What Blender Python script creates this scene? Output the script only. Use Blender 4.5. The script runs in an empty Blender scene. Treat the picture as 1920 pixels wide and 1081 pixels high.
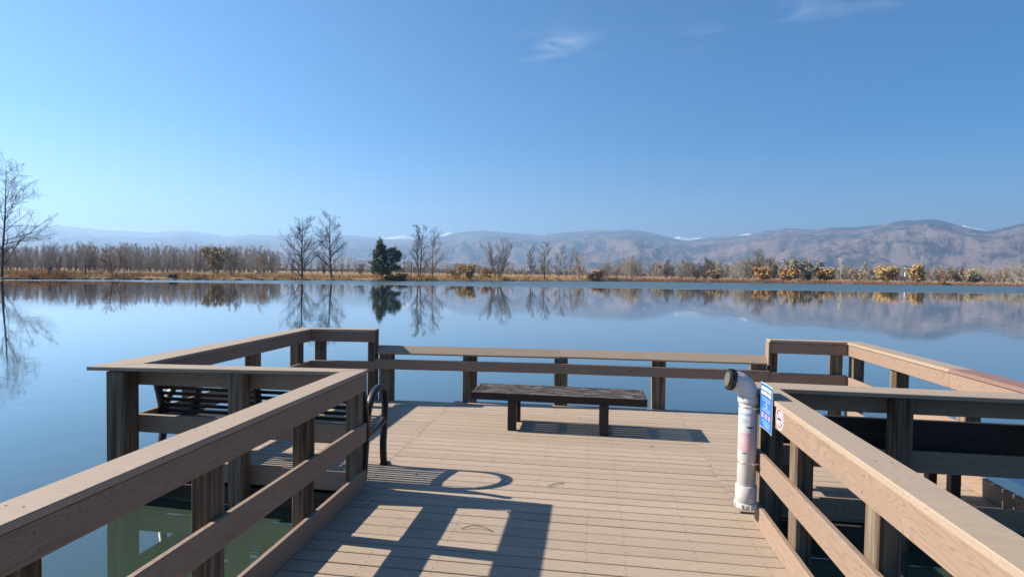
import bpy, math, random
import numpy as np
from mathutils import Vector, Matrix, noise as mnoise

R = math.radians
random.seed(7)
scn = bpy.context.scene
COL = scn.collection

# ------------------------------------------------------------------ camera
EYE = 1.93                    # eye above the deck (deck top is z = 0)
WATER = -0.17
FPX, CX, CY = 1050.0, 960.0, 540.5     # focal length and centre in photo pixels
YAW = R(8.0)
ROLL = math.atan(0.0156)
PITCH = math.atan((CY - 512) / FPX)

def cam_dir(x, y, f):
    c, s = math.cos(ROLL), math.sin(ROLL)
    xr, yr = c * x - s * y, s * x + c * y
    cp, sp = math.cos(PITCH), math.sin(PITCH)
    wx, wy, wz = xr, cp * f + sp * yr, -sp * f + cp * yr
    c, s = math.cos(YAW), math.sin(YAW)
    return Vector((c * wx - s * wy, s * wx + c * wy, wz))

cam = bpy.data.cameras.new('camera')
cam.sensor_width = 36
cam.lens = FPX / 1920 * 36
cam.clip_start = 0.05
cam.clip_end = 300000
camo = bpy.data.objects.new('camera', cam)
COL.objects.link(camo)
rx, ux, fx = cam_dir(1, 0, 0), cam_dir(0, 1, 0), cam_dir(0, 0, 1)
camo.matrix_world = Matrix(((rx.x, ux.x, -fx.x, 0), (rx.y, ux.y, -fx.y, 0),
                            (rx.z, ux.z, -fx.z, EYE), (0, 0, 0, 1)))
scn.camera = camo

# ------------------------------------------------------------------ sky and sun
SUN_EL, SUN_AZ = R(32.5), R(177.5)      # azimuth of the sun seen from above, from +x counter-clockwise
SUN_STRENGTH, SKY_STRENGTH = 5.0, 0.0500
world = bpy.data.worlds.new('World')
scn.world = world
world.use_nodes = True
wn, wl = world.node_tree.nodes, world.node_tree.links
bg = wn['Background']
sky = wn.new('ShaderNodeTexSky')
sky.sky_type = 'NISHITA'
sky.sun_disc = False
sky.sun_elevation = SUN_EL
sky.sun_rotation = R(90) - SUN_AZ
sky.altitude = 1500
sky.air_density = 1.0
sky.dust_density = 0.05
sky.ozone_density = 1.6
bg.inputs[1].default_value = SKY_STRENGTH

def wmath(op, a, b=None):
    n = wn.new('ShaderNodeMath'); n.operation = op
    for i, v in enumerate((a, b)):
        if v is None: continue
        if isinstance(v, (int, float)): n.inputs[i].default_value = v
        else: wl.new(v, n.inputs[i])
    return n.outputs[0]
# thin cirrus: a noise sheet far overhead, only where two wisps hang
tc = wn.new('ShaderNodeTexCoord')
sep = wn.new('ShaderNodeSeparateXYZ'); wl.new(tc.outputs['Generated'], sep.inputs[0])
zz = wmath('MAXIMUM', sep.outputs[2], 0.05)
px_, py_ = wmath('DIVIDE', sep.outputs[0], zz), wmath('DIVIDE', sep.outputs[1], zz)
comb = wn.new('ShaderNodeCombineXYZ'); wl.new(px_, comb.inputs[0]); wl.new(py_, comb.inputs[1])
mp = wn.new('ShaderNodeMapping'); wl.new(comb.outputs[0], mp.inputs[0])
mp.inputs['Rotation'].default_value = (0, 0, R(28)); mp.inputs['Scale'].default_value = (3.2, 4.6, 1)
nz = wn.new('ShaderNodeTexNoise'); wl.new(mp.outputs[0], nz.inputs[0])
nz.inputs['Scale'].default_value = 1.3; nz.inputs['Detail'].default_value = 7; nz.inputs['Distortion'].default_value = 0.9
cr = wn.new('ShaderNodeMapRange'); wl.new(nz.outputs[0], cr.inputs[0])
cr.inputs[1].default_value = 0.44; cr.inputs[2].default_value = 0.78
mask = None
for (u, v, su, sv, amp) in ((1045, 90, .17, .17, .62), (1575, 12, .26, .16, .34), (1330, 60, .12, .3, .10)):
    d = cam_dir(u - CX, -(v - CY), FPX)
    qx, qy = d.x / d.z, d.y / d.z
    a = wmath('DIVIDE', wmath('SUBTRACT', px_, qx), su)
    b_ = wmath('DIVIDE', wmath('SUBTRACT', py_, qy), sv)
    g = wmath('POWER', 2.718, wmath('MULTIPLY', wmath('ADD', wmath('MULTIPLY', a, a), wmath('MULTIPLY', b_, b_)), -1))
    g = wmath('MULTIPLY', g, amp)
    mask = g if mask is None else wmath('ADD', mask, g)
cf = wmath('MULTIPLY', cr.outputs[0], mask)
mixn = wn.new('ShaderNodeMix'); mixn.data_type = 'RGBA'
hsv = wn.new('ShaderNodeHueSaturation'); hsv.inputs['Saturation'].default_value = 1.62
wl.new(sky.outputs[0], hsv.inputs['Color'])
wl.new(cf, mixn.inputs[0]); wl.new(hsv.outputs[0], mixn.inputs[6]); mixn.inputs[7].default_value = (5.2, 5.9, 6.9, 1)
wl.new(mixn.outputs[2], bg.inputs[0])

sun = bpy.data.lights.new('sun', 'SUN')
sun.energy = SUN_STRENGTH; sun.angle = R(0.53); sun.color = (1.0, 0.91, 0.775)
suno = bpy.data.objects.new('sun', sun); COL.objects.link(suno)
sv = Vector((math.cos(SUN_EL) * math.cos(SUN_AZ), math.cos(SUN_EL) * math.sin(SUN_AZ), math.sin(SUN_EL)))
suno.rotation_euler = sv.to_track_quat('Z', 'Y').to_euler()
suno.location = sv * 60

scn.view_settings.view_transform = 'Standard'
scn.view_settings.look = 'None'
scn.view_settings.exposure = 1.46
scn.view_settings.gamma = 1
HAZE_DENSITY = 1.3e-4

# ------------------------------------------------------------------ materials
def new_mat(name):
    m = bpy.data.materials.new(name); m.use_nodes = True
    return m, m.node_tree.nodes, m.node_tree.links, m.node_tree.nodes['Principled BSDF']

class NT:
    """small node-tree helper"""
    def __init__(s, name):
        s.m, s.n, s.l, s.b = new_mat(name)
    def put(s, v, sock):
        if v is None: return
        if isinstance(v, (int, float)): sock.default_value = v
        elif isinstance(v, (tuple, list)): sock.default_value = tuple(v) + ((1,) if len(v) == 3 and len(sock.default_value) == 4 else ())
        else: s.l.new(v, sock)
    def math(s, op, a, b=None, clamp=False):
        n = s.n.new('ShaderNodeMath'); n.operation = op; n.use_clamp = clamp
        s.put(a, n.inputs[0]); s.put(b, n.inputs[1]); return n.outputs[0]
    def coord(s, which='Object', scale=(1, 1, 1), rand=True):
        t = s.n.new('ShaderNodeTexCoord').outputs[which] if which != 'Position' else s.n.new('ShaderNodeNewGeometry').outputs['Position']
        if rand:
            oi = s.n.new('ShaderNodeObjectInfo')
            v = s.n.new('ShaderNodeVectorMath'); v.operation = 'SCALE'
            v.inputs[0].default_value = (37, 91, 53); s.l.new(oi.outputs['Random'], v.inputs['Scale'])
            a = s.n.new('ShaderNodeVectorMath'); s.l.new(t, a.inputs[0]); s.l.new(v.outputs[0], a.inputs[1]); t = a.outputs[0]
        mm = s.n.new('ShaderNodeMapping'); s.l.new(t, mm.inputs[0]); mm.inputs['Scale'].default_value = scale
        return mm.outputs[0]
    def rand(s):
        return s.n.new('ShaderNodeObjectInfo').outputs['Random']
    def noise(s, vec, scale, detail=4, rough=.55, dist=0):
        n = s.n.new('ShaderNodeTexNoise'); s.l.new(vec, n.inputs['Vector'])
        n.inputs['Scale'].default_value = scale; n.inputs['Detail'].default_value = detail
        n.inputs['Roughness'].default_value = rough; n.inputs['Distortion'].default_value = dist
        return n.outputs[0]
    def ramp(s, f, stops):
        n = s.n.new('ShaderNodeValToRGB'); s.l.new(f, n.inputs[0])
        e = n.color_ramp.elements
        while len(e) < len(stops): e.new(.5)
        for el, (p, c) in zip(e, stops): el.position = p; el.color = tuple(c) + (1,)
        return n.outputs[0]
    def range(s, f, a, b, c=0, d=1):
        n = s.n.new('ShaderNodeMapRange'); s.put(f, n.inputs[0])
        for i, v in enumerate((a, b, c, d)): n.inputs[i + 1].default_value = v
        return n.outputs[0]
    def mix(s, f, a, b, mode='MIX'):
        n = s.n.new('ShaderNodeMix'); n.data_type = 'RGBA'; n.blend_type = mode
        s.put(f, n.inputs[0]); s.put(a, n.inputs[6]); s.put(b, n.inputs[7]); return n.outputs[2]
    def bump(s, h, dist, strength=1.0):
        n = s.n.new('ShaderNodeBump'); s.l.new(h, n.inputs['Height']); s.put(dist, n.inputs['Distance'])
        n.inputs['Strength'].default_value = strength
        s.l.new(n.outputs[0], s.b.inputs['Normal'])
    def out(s, col=None, rough=None, spec=None, metal=None):
        if col is not None: s.put(col, s.b.inputs['Base Color'])
        if rough is not None: s.put(rough, s.b.inputs['Roughness'])
        if spec is not None: s.b.inputs['Specular IOR Level'].default_value = spec
        if metal is not None: s.b.inputs['Metallic'].default_value = metal
        return s.m

def composite(name, c, grain=.10, lines=44, spread=.08, dirt=.25):
    """embossed wood-grain composite board, X along the board"""
    t = NT(name)
    g = t.noise(t.coord(scale=(1.0, 6.5, 6.5)), 1.0, 2.5, .5, .35)
    ln = t.math('SINE', t.math('MULTIPLY', g, lines * 4.2))
    ln = t.range(ln, -1, -.1, 0, 1)
    fine = t.noise(t.coord(scale=(3, 60, 60)), 1.0, 3)
    blot = t.noise(t.coord('Object', (1.4, 3, 3)), 1.3, 5, .6)
    dk = tuple(x * (1 - grain * 2.6) for x in c)
    col = t.mix(ln, dk, c)
    col = t.mix(t.math('MULTIPLY', fine, .35), col, tuple(x * .78 for x in c))
    col = t.mix(t.range(blot, .50, .78, 0, dirt), col, tuple(x * f for x, f in zip(c, (.62, .62, .64))))
    v = t.range(t.rand(), 0, 1, 1 - spread, 1 + spread)
    hs = t.n.new('ShaderNodeHueSaturation'); t.l.new(col, hs.inputs['Color']); t.l.new(v, hs.inputs['Value'])
    h = t.math('ADD', t.math('MULTIPLY', ln, .6), t.math('MULTIPLY', fine, .5))
    t.bump(h, .0010, .7)
    return t.out(hs.outputs[0], t.range(blot, .3, .8, .62, .8), .3)

M = {}
M['deck'] = composite('deck_composite', (.35, .272, .205), .03, 30, .07, .36)
M['rail'] = composite('rail_composite', (.258, .182, .135), .08, 44, .06, .30)
M['cap'] = composite('cap_composite', (.325, .252, .19), .04, 36, .05, .30)
M['cap_new'] = composite('cap_reddish', (.22, .13, .11), .08, 40, .02, .2)

def wood(name, stops, rough=.85, sc=30):
    t = NT(name)
    v = t.coord(scale=(1.1, sc, sc))
    a = t.noise(v, 1.0, 6, .6, .3)
    b = t.noise(t.coord(scale=(.6, 3, 3)), 1.2, 3)
    f = t.math('ADD', t.math('MULTIPLY', a, .7), t.math('MULTIPLY', b, .35))
    col = t.ramp(f, stops)
    t.bump(a, .004, .9)
    return t.out(col, rough, .2)
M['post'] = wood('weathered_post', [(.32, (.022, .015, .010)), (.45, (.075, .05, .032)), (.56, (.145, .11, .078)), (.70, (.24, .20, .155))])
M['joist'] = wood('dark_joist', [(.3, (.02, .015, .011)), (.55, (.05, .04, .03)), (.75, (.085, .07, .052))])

t = NT('bench_plank')
a = t.noise(t.coord(scale=(2.0, 34, 34)), 1.0, 6, .65)
b = t.noise(t.coord(scale=(5, 22, 22)), 1.4, 6, .7)
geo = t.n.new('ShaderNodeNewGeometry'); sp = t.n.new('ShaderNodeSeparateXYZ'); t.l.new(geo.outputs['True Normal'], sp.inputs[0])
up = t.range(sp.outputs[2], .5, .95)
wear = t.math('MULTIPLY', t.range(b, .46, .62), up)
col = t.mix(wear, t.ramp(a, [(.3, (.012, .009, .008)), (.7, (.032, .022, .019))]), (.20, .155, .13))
t.bump(a, .003, .8)
M['plank'] = t.out(col, .6, .35)

def plain(name, c, rough, metal=0, spec=.5, var=.12, sc=12, bump=0):
    t = NT(name)
    a = t.noise(t.coord(scale=(1, 1, 1)), sc, 5, .6)
    col = t.mix(t.range(a, .3, .7), tuple(x * (1 - var) for x in c), tuple(min(1, x * (1 + var)) for x in c))
    if bump: t.bump(a, bump, .6)
    return t.out(col, t.range(a, .3, .7, rough * .85, min(1, rough * 1.15)), spec, metal)
M['black_metal'] = plain('black_painted_metal', (.009, .009, .011), .42, 0, .4, .3, 40, .0006)
M['black_plank'] = plain('black_plank', (.014, .012, .011), .55, 0, .35, .4, 18, .002)
M['pvc'] = plain('white_pvc', (.45, .44, .425), .32, 0, .5, .07, 9)
M['cap_black'] = plain('black_plastic', (.015, .015, .016), .22, 0, .5, .2)
M['cap_face'] = plain('grey_cap_face', (.10, .095, .08), .3, 0, .5, .2)
M['clamp'] = plain('steel_clamp', (.55, .55, .55), .3, .9, .5, .15, 60)
M['sign_blue'] = plain('sign_blue', (.02, .12, .40), .3, 0, .5, .06, 4)
M['sign_white'] = plain('sign_white', (.5, .52, .54), .4, 0, .5, .02)
M['sign_pale'] = plain('sign_pale_blue', (.2, .34, .55), .4, 0, .5, .03)
M['sign_pink'] = plain('sign_pink', (.38, .23, .45), .4, 0, .5, .05)
M['red'] = plain('sign_red', (.28, .012, .035), .4, 0, .5, .05)
M['ink'] = plain('black_ink', (.02, .012, .014), .4)
M['sticker_pink'] = plain('faded_pink_sticker', (.55, .34, .36), .35, 0, .5, .08, 20)
M['sticker_white'] = plain('white_sticker', (.52, .51, .50), .35, 0, .5, .03)
M['ink_blue'] = plain('faded_blue_print', (.28, .37, .50), .4)
M['ink_navy'] = plain('navy_print', (.03, .09, .22), .4)
M['screw'] = plain('screw_head', (.10, .08, .065), .5, .6)
M['twig'] = plain('dry_twig', (.10, .07, .045), .8, 0, .2, .3)
M['litter'] = plain('pale_litter', (.42, .38, .33), .7, 0, .2, .1)

def bark(name, c, var=.35):
    return plain(name, c, .9, 0, .1, var, 1.5)
M['bark_grey'] = bark('bark_grey', (.15, .13, .12))
M['bark_dark'] = bark('bark_dark', (.075, .062, .055))
M['bark_mid'] = bark('bark_mid', (.33, .30, .285))
M['bark_wood'] = bark('bark_wood', (.25, .225, .215))
M['bark_pale'] = bark('bark_pale', (.33, .295, .255))
M['bark_red'] = bark('bark_reddish', (.22, .125, .085))
M['bark_rust'] = bark('bark_rust', (.27, .20, .17))
M['bark_straw'] = bark('bark_straw', (.36, .29, .20))
M['bark_white'] = bark('bark_white', (.58, .55, .50), .15)
M['leaf_gold'] = plain('leaf_gold', (.50, .35, .16), .7, 0, .2, .35, 1.2)
M['leaf_orange'] = plain('leaf_orange', (.48, .30, .15), .7, 0, .2, .4, 1.2)
M['leaf_straw'] = plain('leaf_straw', (.38, .31, .19), .8, 0, .2, .3, 1.2)
M['leaf_olive'] = plain('leaf_olive', (.29, .26, .19), .8, 0, .2, .35, 1.2)
M['needle'] = plain('juniper_needles', (.12, .14, .085), .8, 0, .2, .55, .9)
M['needle_dark'] = plain('dark_juniper_needles', (.022, .03, .026), .8, 0, .2, .4, .9)
M['rock'] = plain('shore_rock', (.055, .046, .038), .95, 0, .05, .4, 3, .03)
M['roof_blue'] = plain('blue_grey_roof', (.12, .16, .24), .6)
M['pole'] = plain('dark_pole', (.03, .028, .026), .7)

t = NT('dry_grass')
p = t.coord('Position', (1, 1, 1), False)
a = t.noise(p, .35, 4); b = t.noise(p, 3.0, 3)
col = t.ramp(t.math('ADD', t.math('MULTIPLY', a, .7), t.math('MULTIPLY', b, .3)),
             [(.34, (.13, .10, .045)), (.43, (.30, .15, .06)), (.50, (.44, .26, .10)), (.57, (.50, .36, .18)), (.66, (.24, .20, .08))])
M['grass'] = t.out(col, .9, .1)
t = NT('brown_reeds')
p = t.coord('Position', (1, 1, 1), False)
a = t.noise(p, .12, 4); b = t.noise(p, 2.0, 3)
col = t.ramp(t.math('ADD', t.math('MULTIPLY', a, .6), t.math('MULTIPLY', b, .4)),
             [(.34, (.13, .065, .045)), (.5, (.22, .12, .08)), (.62, (.33, .22, .15))])
M['reed'] = t.out(col, .9, .1)

t = NT('dry_ground')
p = t.coord('Position', (1, 1, 1), False)
a = t.noise(p, .04, 6); b = t.noise(p, 1.1, 5)
f = t.math('ADD', t.math('MULTIPLY', a, .6), t.math('MULTIPLY', b, .4))
col = t.ramp(f, [(.32, (.12, .07, .04)), (.46, (.20, .13, .075)), (.56, (.28, .20, .125)), (.7, (.22, .145, .08))])
t.bump(b, .15, .6)
M['ground'] = t.out(col, .95, .1)

t = NT('foothill')
p = t.coord('Position', (1, 1, 1), False)
a = t.noise(p, .0016, 9, .66, .5); b = t.noise(p, .009, 6, .65)
geo = t.n.new('ShaderNodeNewGeometry'); sp = t.n.new('ShaderNodeSeparateXYZ'); t.l.new(geo.outputs['Position'], sp.inputs[0])
f = t.math('ADD', t.math('MULTIPLY', a, .75), t.math('MULTIPLY', b, .25))
hi = t.range(sp.outputs[2], 150, 900, -.05, .05)
f = t.math('ADD', f, hi)
col = t.ramp(f, [(.40, (.18, .135, .118)), (.49, (.14, .105, .095)), (.53, (.05, .05, .054)), (.60, (.026, .032, .04))])
t.bump(t.noise(p, .0045, 7, .6, .3), 260, .5)
M['foothill'] = t.out(col, 1, 0)
t = NT('snow_rock')
p = t.coord('Position', (1, 1, 1), False)
a = t.noise(p, .0022, 8, .65)
M['snow'] = t.out(t.ramp(a, [(.46, (.88, .9, .93)), (.58, (.70, .72, .76)), (.66, (.2, .2, .22))]), .9, .1)

# lake water: still surface, wind ripples only far out
t = NT('lake_water')
geo = t.n.new('ShaderNodeNewGeometry')
pos = geo.outputs['Position']
ln = t.n.new('ShaderNodeVectorMath'); ln.operation = 'DOT_PRODUCT'; t.l.new(pos, ln.inputs[0]); ln.inputs[1].default_value = (-.22, .97, 0)
mpw = t.n.new('ShaderNodeMapping'); t.l.new(pos, mpw.inputs[0])
w1 = t.noise(mpw.outputs[0], 1.7, 3, .5, .2)
w2 = t.noise(mpw.outputs[0], .25, 2, .5)
edge = t.noise(mpw.outputs[0], .05, 3)
far = t.range(t.math('ADD', ln.outputs['Value'], t.math('MULTIPLY', edge, 12)), 90, 95)
hgt = t.math('ADD', w1, t.math('MULTIPLY', w2, 1.2))
patchy = t.range(t.noise(mpw.outputs[0], .09, 3), .42, .62, .35, 1.9)
amp = t.math('ADD', t.math('MULTIPLY', patchy, .0019), t.math('MULTIPLY', far, .004))
t.bump(hgt, amp, 1.0)
murk = t.noise(mpw.outputs[0], .4, 3)
M['water'] = t.out(t.mix(murk, (.030, .046, .034), (.038, .056, .040)), t.math('ADD', .02, t.math('MULTIPLY', far, .40)), .5)
t.b.inputs['IOR'].default_value = 1.6
t.b.inputs['Specular Tint'].default_value = (.93, 1.0, .86, 1)
t.b.inputs['Coat Weight'].default_value = 1.0; t.b.inputs['Coat IOR'].default_value = 1.22
t.l.new(t.b.inputs['Roughness'].links[0].from_socket, t.b.inputs['Coat Roughness'])
t.l.new(t.b.inputs['Normal'].links[0].from_socket, t.b.inputs['Coat Normal'])

# ------------------------------------------------------------------ object helpers
def setp(o, label=None, cat=None, group=None, kind=None):
    if label: o['label'] = label
    if cat: o['category'] = cat
    if group: o['group'] = group
    if kind: o['kind'] = kind
    return o

def thing(name, loc, label, cat, group=None):
    o = bpy.data.objects.new(name, None); COL.objects.link(o)
    o.location = loc; o.empty_display_size = .2
    return setp(o, label, cat, group)

def ploc(parent):
    v = Vector((0, 0, 0))
    while parent is not None:
        v += Vector(parent.location); parent = parent.parent
    return v

def add(name, me, mat, parent=None, loc=(0, 0, 0), rot=None):
    """mesh object placed at a world position below an (unrotated) parent"""
    o = bpy.data.objects.new(name, me); COL.objects.link(o)
    if mat is not None and not me.materials: me.materials.append(mat)
    if parent is not None: o.parent = parent
    o.location = Vector(loc) - ploc(parent)
    if rot is not None: o.rotation_mode = 'QUATERNION'; o.rotation_quaternion = rot
    return o

def mesh(name, verts, faces, smooth=False):
    me = bpy.data.meshes.new(name)
    me.from_pydata([tuple(v) for v in verts], [], [tuple(f) for f in faces])
    me.update()
    if smooth: me.polygons.foreach_set('use_smooth', [True] * len(me.polygons))
    return me

def np_mesh(name, v, f, smooth=False):
    """fast mesh from arrays; f is (n,3) or (n,4)"""
    me = bpy.data.meshes.new(name)
    v = np.asarray(v, np.float32); f = np.asarray(f, np.int32)
    n, k = f.shape
    me.vertices.add(len(v)); me.vertices.foreach_set('co', v.ravel())
    me.loops.add(n * k); me.loops.foreach_set('vertex_index', f.ravel())
    me.polygons.add(n)
    me.polygons.foreach_set('loop_start', np.arange(0, n * k, k, dtype=np.int32))
    me.polygons.foreach_set('loop_total', np.full(n, k, np.int32))
    if smooth: me.polygons.foreach_set('use_smooth', np.ones(n, bool))
    me.update(); me.validate()
    return me

BOARDS = {}
def board_mesh(L, w, t, ch):
    key = (round(L, 3), round(w, 4), round(t, 4), ch)
    if key in BOARDS: return BOARDS[key]
    prof = [(-w/2+ch, -t/2), (w/2-ch, -t/2), (w/2, -t/2+ch), (w/2, t/2-ch), (w/2-ch, t/2), (-w/2+ch, t/2), (-w/2, t/2-ch), (-w/2, -t/2+ch)]
    v = [(-L/2, y, z) for y, z in prof] + [(L/2, y, z) for y, z in prof]
    f = [(i, (i+1) % 8, 8+(i+1) % 8, 8+i) for i in range(8)] + [tuple(range(7, -1, -1)), tuple(range(8, 16))]
    me = mesh('board', v, f); BOARDS[key] = me
    return me

def board(name, parent, mat, a, b, w, t, up=(0, 0, 1), ch=.004):
    """straight board from a to b (centre line); w across, t along 'up'"""
    a, b = Vector(a), Vector(b)
    X = (b - a).normalized(); Z = Vector(up); Z = (Z - X * Z.dot(X)).normalized(); Y = Z.cross(X)
    me = board_mesh((b - a).length, w, t, ch)
    if mat is not None and me.materials and me.materials[0] != mat:
        me = me.copy(); me.materials.clear()
    q = Matrix((X, Y, Z)).transposed().to_quaternion()
    return add(name, me, mat, parent, (a + b) / 2, q)

def prism(name, parent, mat, poly, z0, z1, zdrop=None, ch=.004):
    """plan polygon (counter-clockwise) with a small top chamfer; zdrop gives a height offset per corner"""
    c = Vector((sum(p[0] for p in poly) / len(poly), sum(p[1] for p in poly) / len(poly), (z0 + z1) / 2))
    n = len(poly); zd = zdrop or [0] * n
    lay = []
    for z, sh in ((z0, 0), (z1 - ch, 0), (z1, ch)):
        for i, (x, y) in enumerate(poly):
            if sh:
                p0, p1, p2 = Vector(poly[i-1]), Vector(poly[i]), Vector(poly[(i+1) % n])
                d = (p0 - p1).normalized() + (p2 - p1).normalized()
                if d.length > 1e-4:
                    q = Vector((x, y)) + d.normalized() * sh * 1.3
                    x2, y2 = q
                else: x2, y2 = x, y
            else: x2, y2 = x, y
            lay.append((x2 - c.x, y2 - c.y, z + zd[i] - c.z))
    f = [tuple(range(n - 1, -1, -1)), tuple(range(2*n, 3*n))]
    for k in (0, 1):
        for i in range(n):
            j = (i + 1) % n
            f.append((k*n+i, k*n+j, (k+1)*n+j, (k+1)*n+i))
    return add(name, mesh(name, lay, f), mat, parent, c)

def sweep_mesh(name, pts, prof, closed_ends=True, up=Vector((1, 0, 0)), smooth=True):
    """profile (list of (a,b)) swept along pts; a goes along 'up', b along the other normal"""
    pts = [Vector(p) for p in pts]; n = len(prof); v = []
    for i, p in enumerate(pts):
        T = (pts[min(i+1, len(pts)-1)] - pts[max(i-1, 0)]).normalized()
        A = (up - T * up.dot(T)).normalized(); B = T.cross(A)
        for a, b in prof: v.append(p + A * a + B * b)
    f = []
    for i in range(len(pts) - 1):
        for j in range(n):
            k = (j + 1) % n
            f.append((i*n+j, i*n+k, (i+1)*n+k, (i+1)*n+j))
    if closed_ends: f += [tuple(range(n-1, -1, -1)), tuple(range((len(pts)-1)*n, len(pts)*n))]
    return mesh(name, v, f, smooth)

def spline(pts, per=6):
    out = []
    P = [Vector(p) for p in pts]
    for i in range(len(P) - 1):
        p0, p1, p2, p3 = P[max(i-1, 0)], P[i], P[i+1], P[min(i+2, len(P)-1)]
        for k in range(per):
            s = k / per
            out.append(.5 * ((2*p1) + (p2-p0)*s + (2*p0-5*p1+4*p2-p3)*s*s + (3*p1-p0-3*p2+p3)*s**3))
    out.append(P[-1]); return out

def circ(r, n=16): return [(r*math.cos(2*math.pi*i/n), r*math.sin(2*math.pi*i/n)) for i in range(n)]

# ------------------------------------------------------------------ the lake and the land
def horizon_v(u): return 512 + 0.0156 * (u - CX)
def azim(u):
    d = cam_dir(u - CX, -(horizon_v(u) - CY), FPX); return math.atan2(d.y, d.x)
SHORE = [(-500, 50), (-200, 70), (0, 83), (150, 90), (400, 102), (565, 114), (700, 122), (860, 136), (1000, 156), (1110, 176), (1300, 190), (1500, 206), (1700, 222), (1900, 240), (2200, 230), (2600, 180)]
_az = [azim(u) for u, _ in SHORE]       # falls from left to right
_ang = [2.95] + _az + [-.25, -.9, -1.57, -2.2, -2.9, -3.2]
_rad = [60] + [r / math.cos(math.atan((u - CX) / FPX)) for u, r in SHORE] + [190, 70, 25, 25, 40, 60]
def shore_r(th):
    while th > 2.95: th -= 2 * math.pi
    while th < -3.33: th += 2 * math.pi
    return float(np.interp(-th, [-a for a in _ang], _rad))
def ground_z(x, y):
    r = math.hypot(x, y); th = math.atan2(y, x)
    d = r - shore_r(th)
    if d < 0: return WATER - min(1.2, -d * .25)
    z = WATER + .42 * (1 - math.exp(-d / 1.2)) + .55 * min(1, d / 60)
    return z + .10 * mnoise.noise(Vector((x * .15, y * .15, 0))) * min(1, d / 3)
def at(u, r, dz=0):
    th = azim(u); x, y = r * math.cos(th), r * math.sin(th)
    return Vector((x, y, ground_z(x, y) + dz))

rows = [-8, -3, -1, -.2, .3, .8, 1.6, 3, 6, 12, 25, 50, 90, 160, 300, 600, 1200, 2600, 7000, 20000, 60000]
NC = 480
tv, tf = [], []
for i in range(NC):
    th = -math.pi + 2 * math.pi * i / NC
    r0 = shore_r(th)
    jit = 1.2 * mnoise.noise(Vector((math.cos(th) * 22, math.sin(th) * 22, 3)))
    for d in rows:
        r = r0 + d + (jit if d < 20 else 0)
        x, y = r * math.cos(th), r * math.sin(th)
        tv.append((x, y, ground_z(x, y) if d < 3000 else .9))
nr = len(rows)
for i in range(NC):
    j = (i + 1) % NC
    for k in range(nr - 1):
        tf.append((i*nr+k, i*nr+k+1, j*nr+k+1, j*nr+k))
o = add('ground', mesh('ground', tv, tf, True), M['ground']); setp(o, 'dry tan land around the lake reaching to the foothills', kind='structure')

wv = [(0, 0, WATER)] + [(420*math.cos(2*math.pi*i/64), 420*math.sin(2*math.pi*i/64), WATER) for i in range(64)]
o = add('lake_water', mesh('lake', wv, [(0, 1+i, 1+(i+1) % 64) for i in range(64)]), M['water']); setp(o, 'still blue lake mirroring the shore trees and mountains', kind='structure')

# ------------------------------------------------------------------ mountains
RIDGE = [(-900, 430), (-500, 424), (-200, 420), (0, 420), (130, 424), (180, 430), (230, 433), (290, 436), (345, 432), (380, 436), (420, 443), (470, 440), (520, 442), (600, 440), (660, 441), (700, 446), (740, 449), (780, 448), (835, 441), (860, 436), (905, 432), (960, 437), (1010, 441), (1050, 436), (1100, 433), (1115, 431), (1150, 433), (1168, 431), (1185, 431), (1210, 434), (1235, 440), (1255, 445), (1275, 450), (1290, 451), (1320, 447), (1335, 444), (1370, 444), (1400, 441), (1430, 434), (1470, 428), (1510, 430), (1530, 431), (1555, 427), (1600, 426), (1640, 423), (1690, 413), (1710, 414), (1740, 411), (1755, 412), (1780, 419), (1810, 427), (1845, 434), (1865, 431), (1895, 423), (1940, 417), (2050, 425), (2200, 415), (2500, 430), (3000, 425)]
RDIST = [(-900, 15500), (300, 15500), (600, 14500), (850, 12000), (1250, 10800), (1500, 9500), (1750, 8400), (2100, 8000), (3000, 8000)]
def ridged(x, y, sc, oc=6):
    s, a, f = 0, 1, 1 / sc
    tot = 0
    for k in range(oc):
        s += a * (1 - abs(mnoise.noise(Vector((x * f, y * f, 7.3 + k))))*2); tot += a
        a *= .56; f *= 2.1
    return s / tot
def range_mesh(name, us, prof, dist, base, rows, relief, sc, mat, back=1.25):
    v, f = [], []
    nrow = len(rows)
    pu, pv = [p[0] for p in prof], [p[1] for p in prof]
    du, dd = [p[0] for p in dist], [p[1] for p in dist]
    for u in us:
        th = azim(u)
        vv = float(np.interp(u, pu, pv)); rd = float(np.interp(u, du, dd)); rb = base(u)
        tanr = (horizon_v(u) - vv) / FPX * math.cos(math.atan((u - CX) / FPX))
        tanr += .0012 * mnoise.noise(Vector((u * .05, 0, 1))) + .0006 * mnoise.noise(Vector((u * .17, 0, 5)))
        top = EYE + tanr * rd
        for s in rows:
            r = rb + (rd - rb) * s
            x, y = r * math.cos(th), r * math.sin(th)
            if s <= 1:
                g = .16 * s + .84 * (max(0, (s - .28) / .72)) ** 1.25
                n = ridged(x, y, sc) - .45
                h = top * (g + relief * n * math.sin(math.pi * min(1, s)) ** .8 * (.25 + .75 * s))
                h = min(h, EYE + tanr * r * (.55 + .43 * s) if s < 1 else top)
                h = max(h, 2 * s)
            else:
                h = top * max(0, 1 - (s - 1) * 3.4)
            v.append((x, y, h))
    for i in range(len(us) - 1):
        for k in range(nrow - 1):
            f.append((i*nrow+k, i*nrow+k+1, (i+1)*nrow+k+1, (i+1)*nrow+k))
    return add(name, mesh(name, v, f, True), mat)
us = list(np.linspace(-900, 3000, 860))
o = range_mesh('foothills', us, RIDGE, RDIST, lambda u: 3000, list(np.linspace(0, 1, 64)) + [1.06, 1.15, 1.3], .95, 1700, M['foothill'])
setp(o, 'long hazy range of brown foothills behind the lake', kind='structure')
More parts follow.
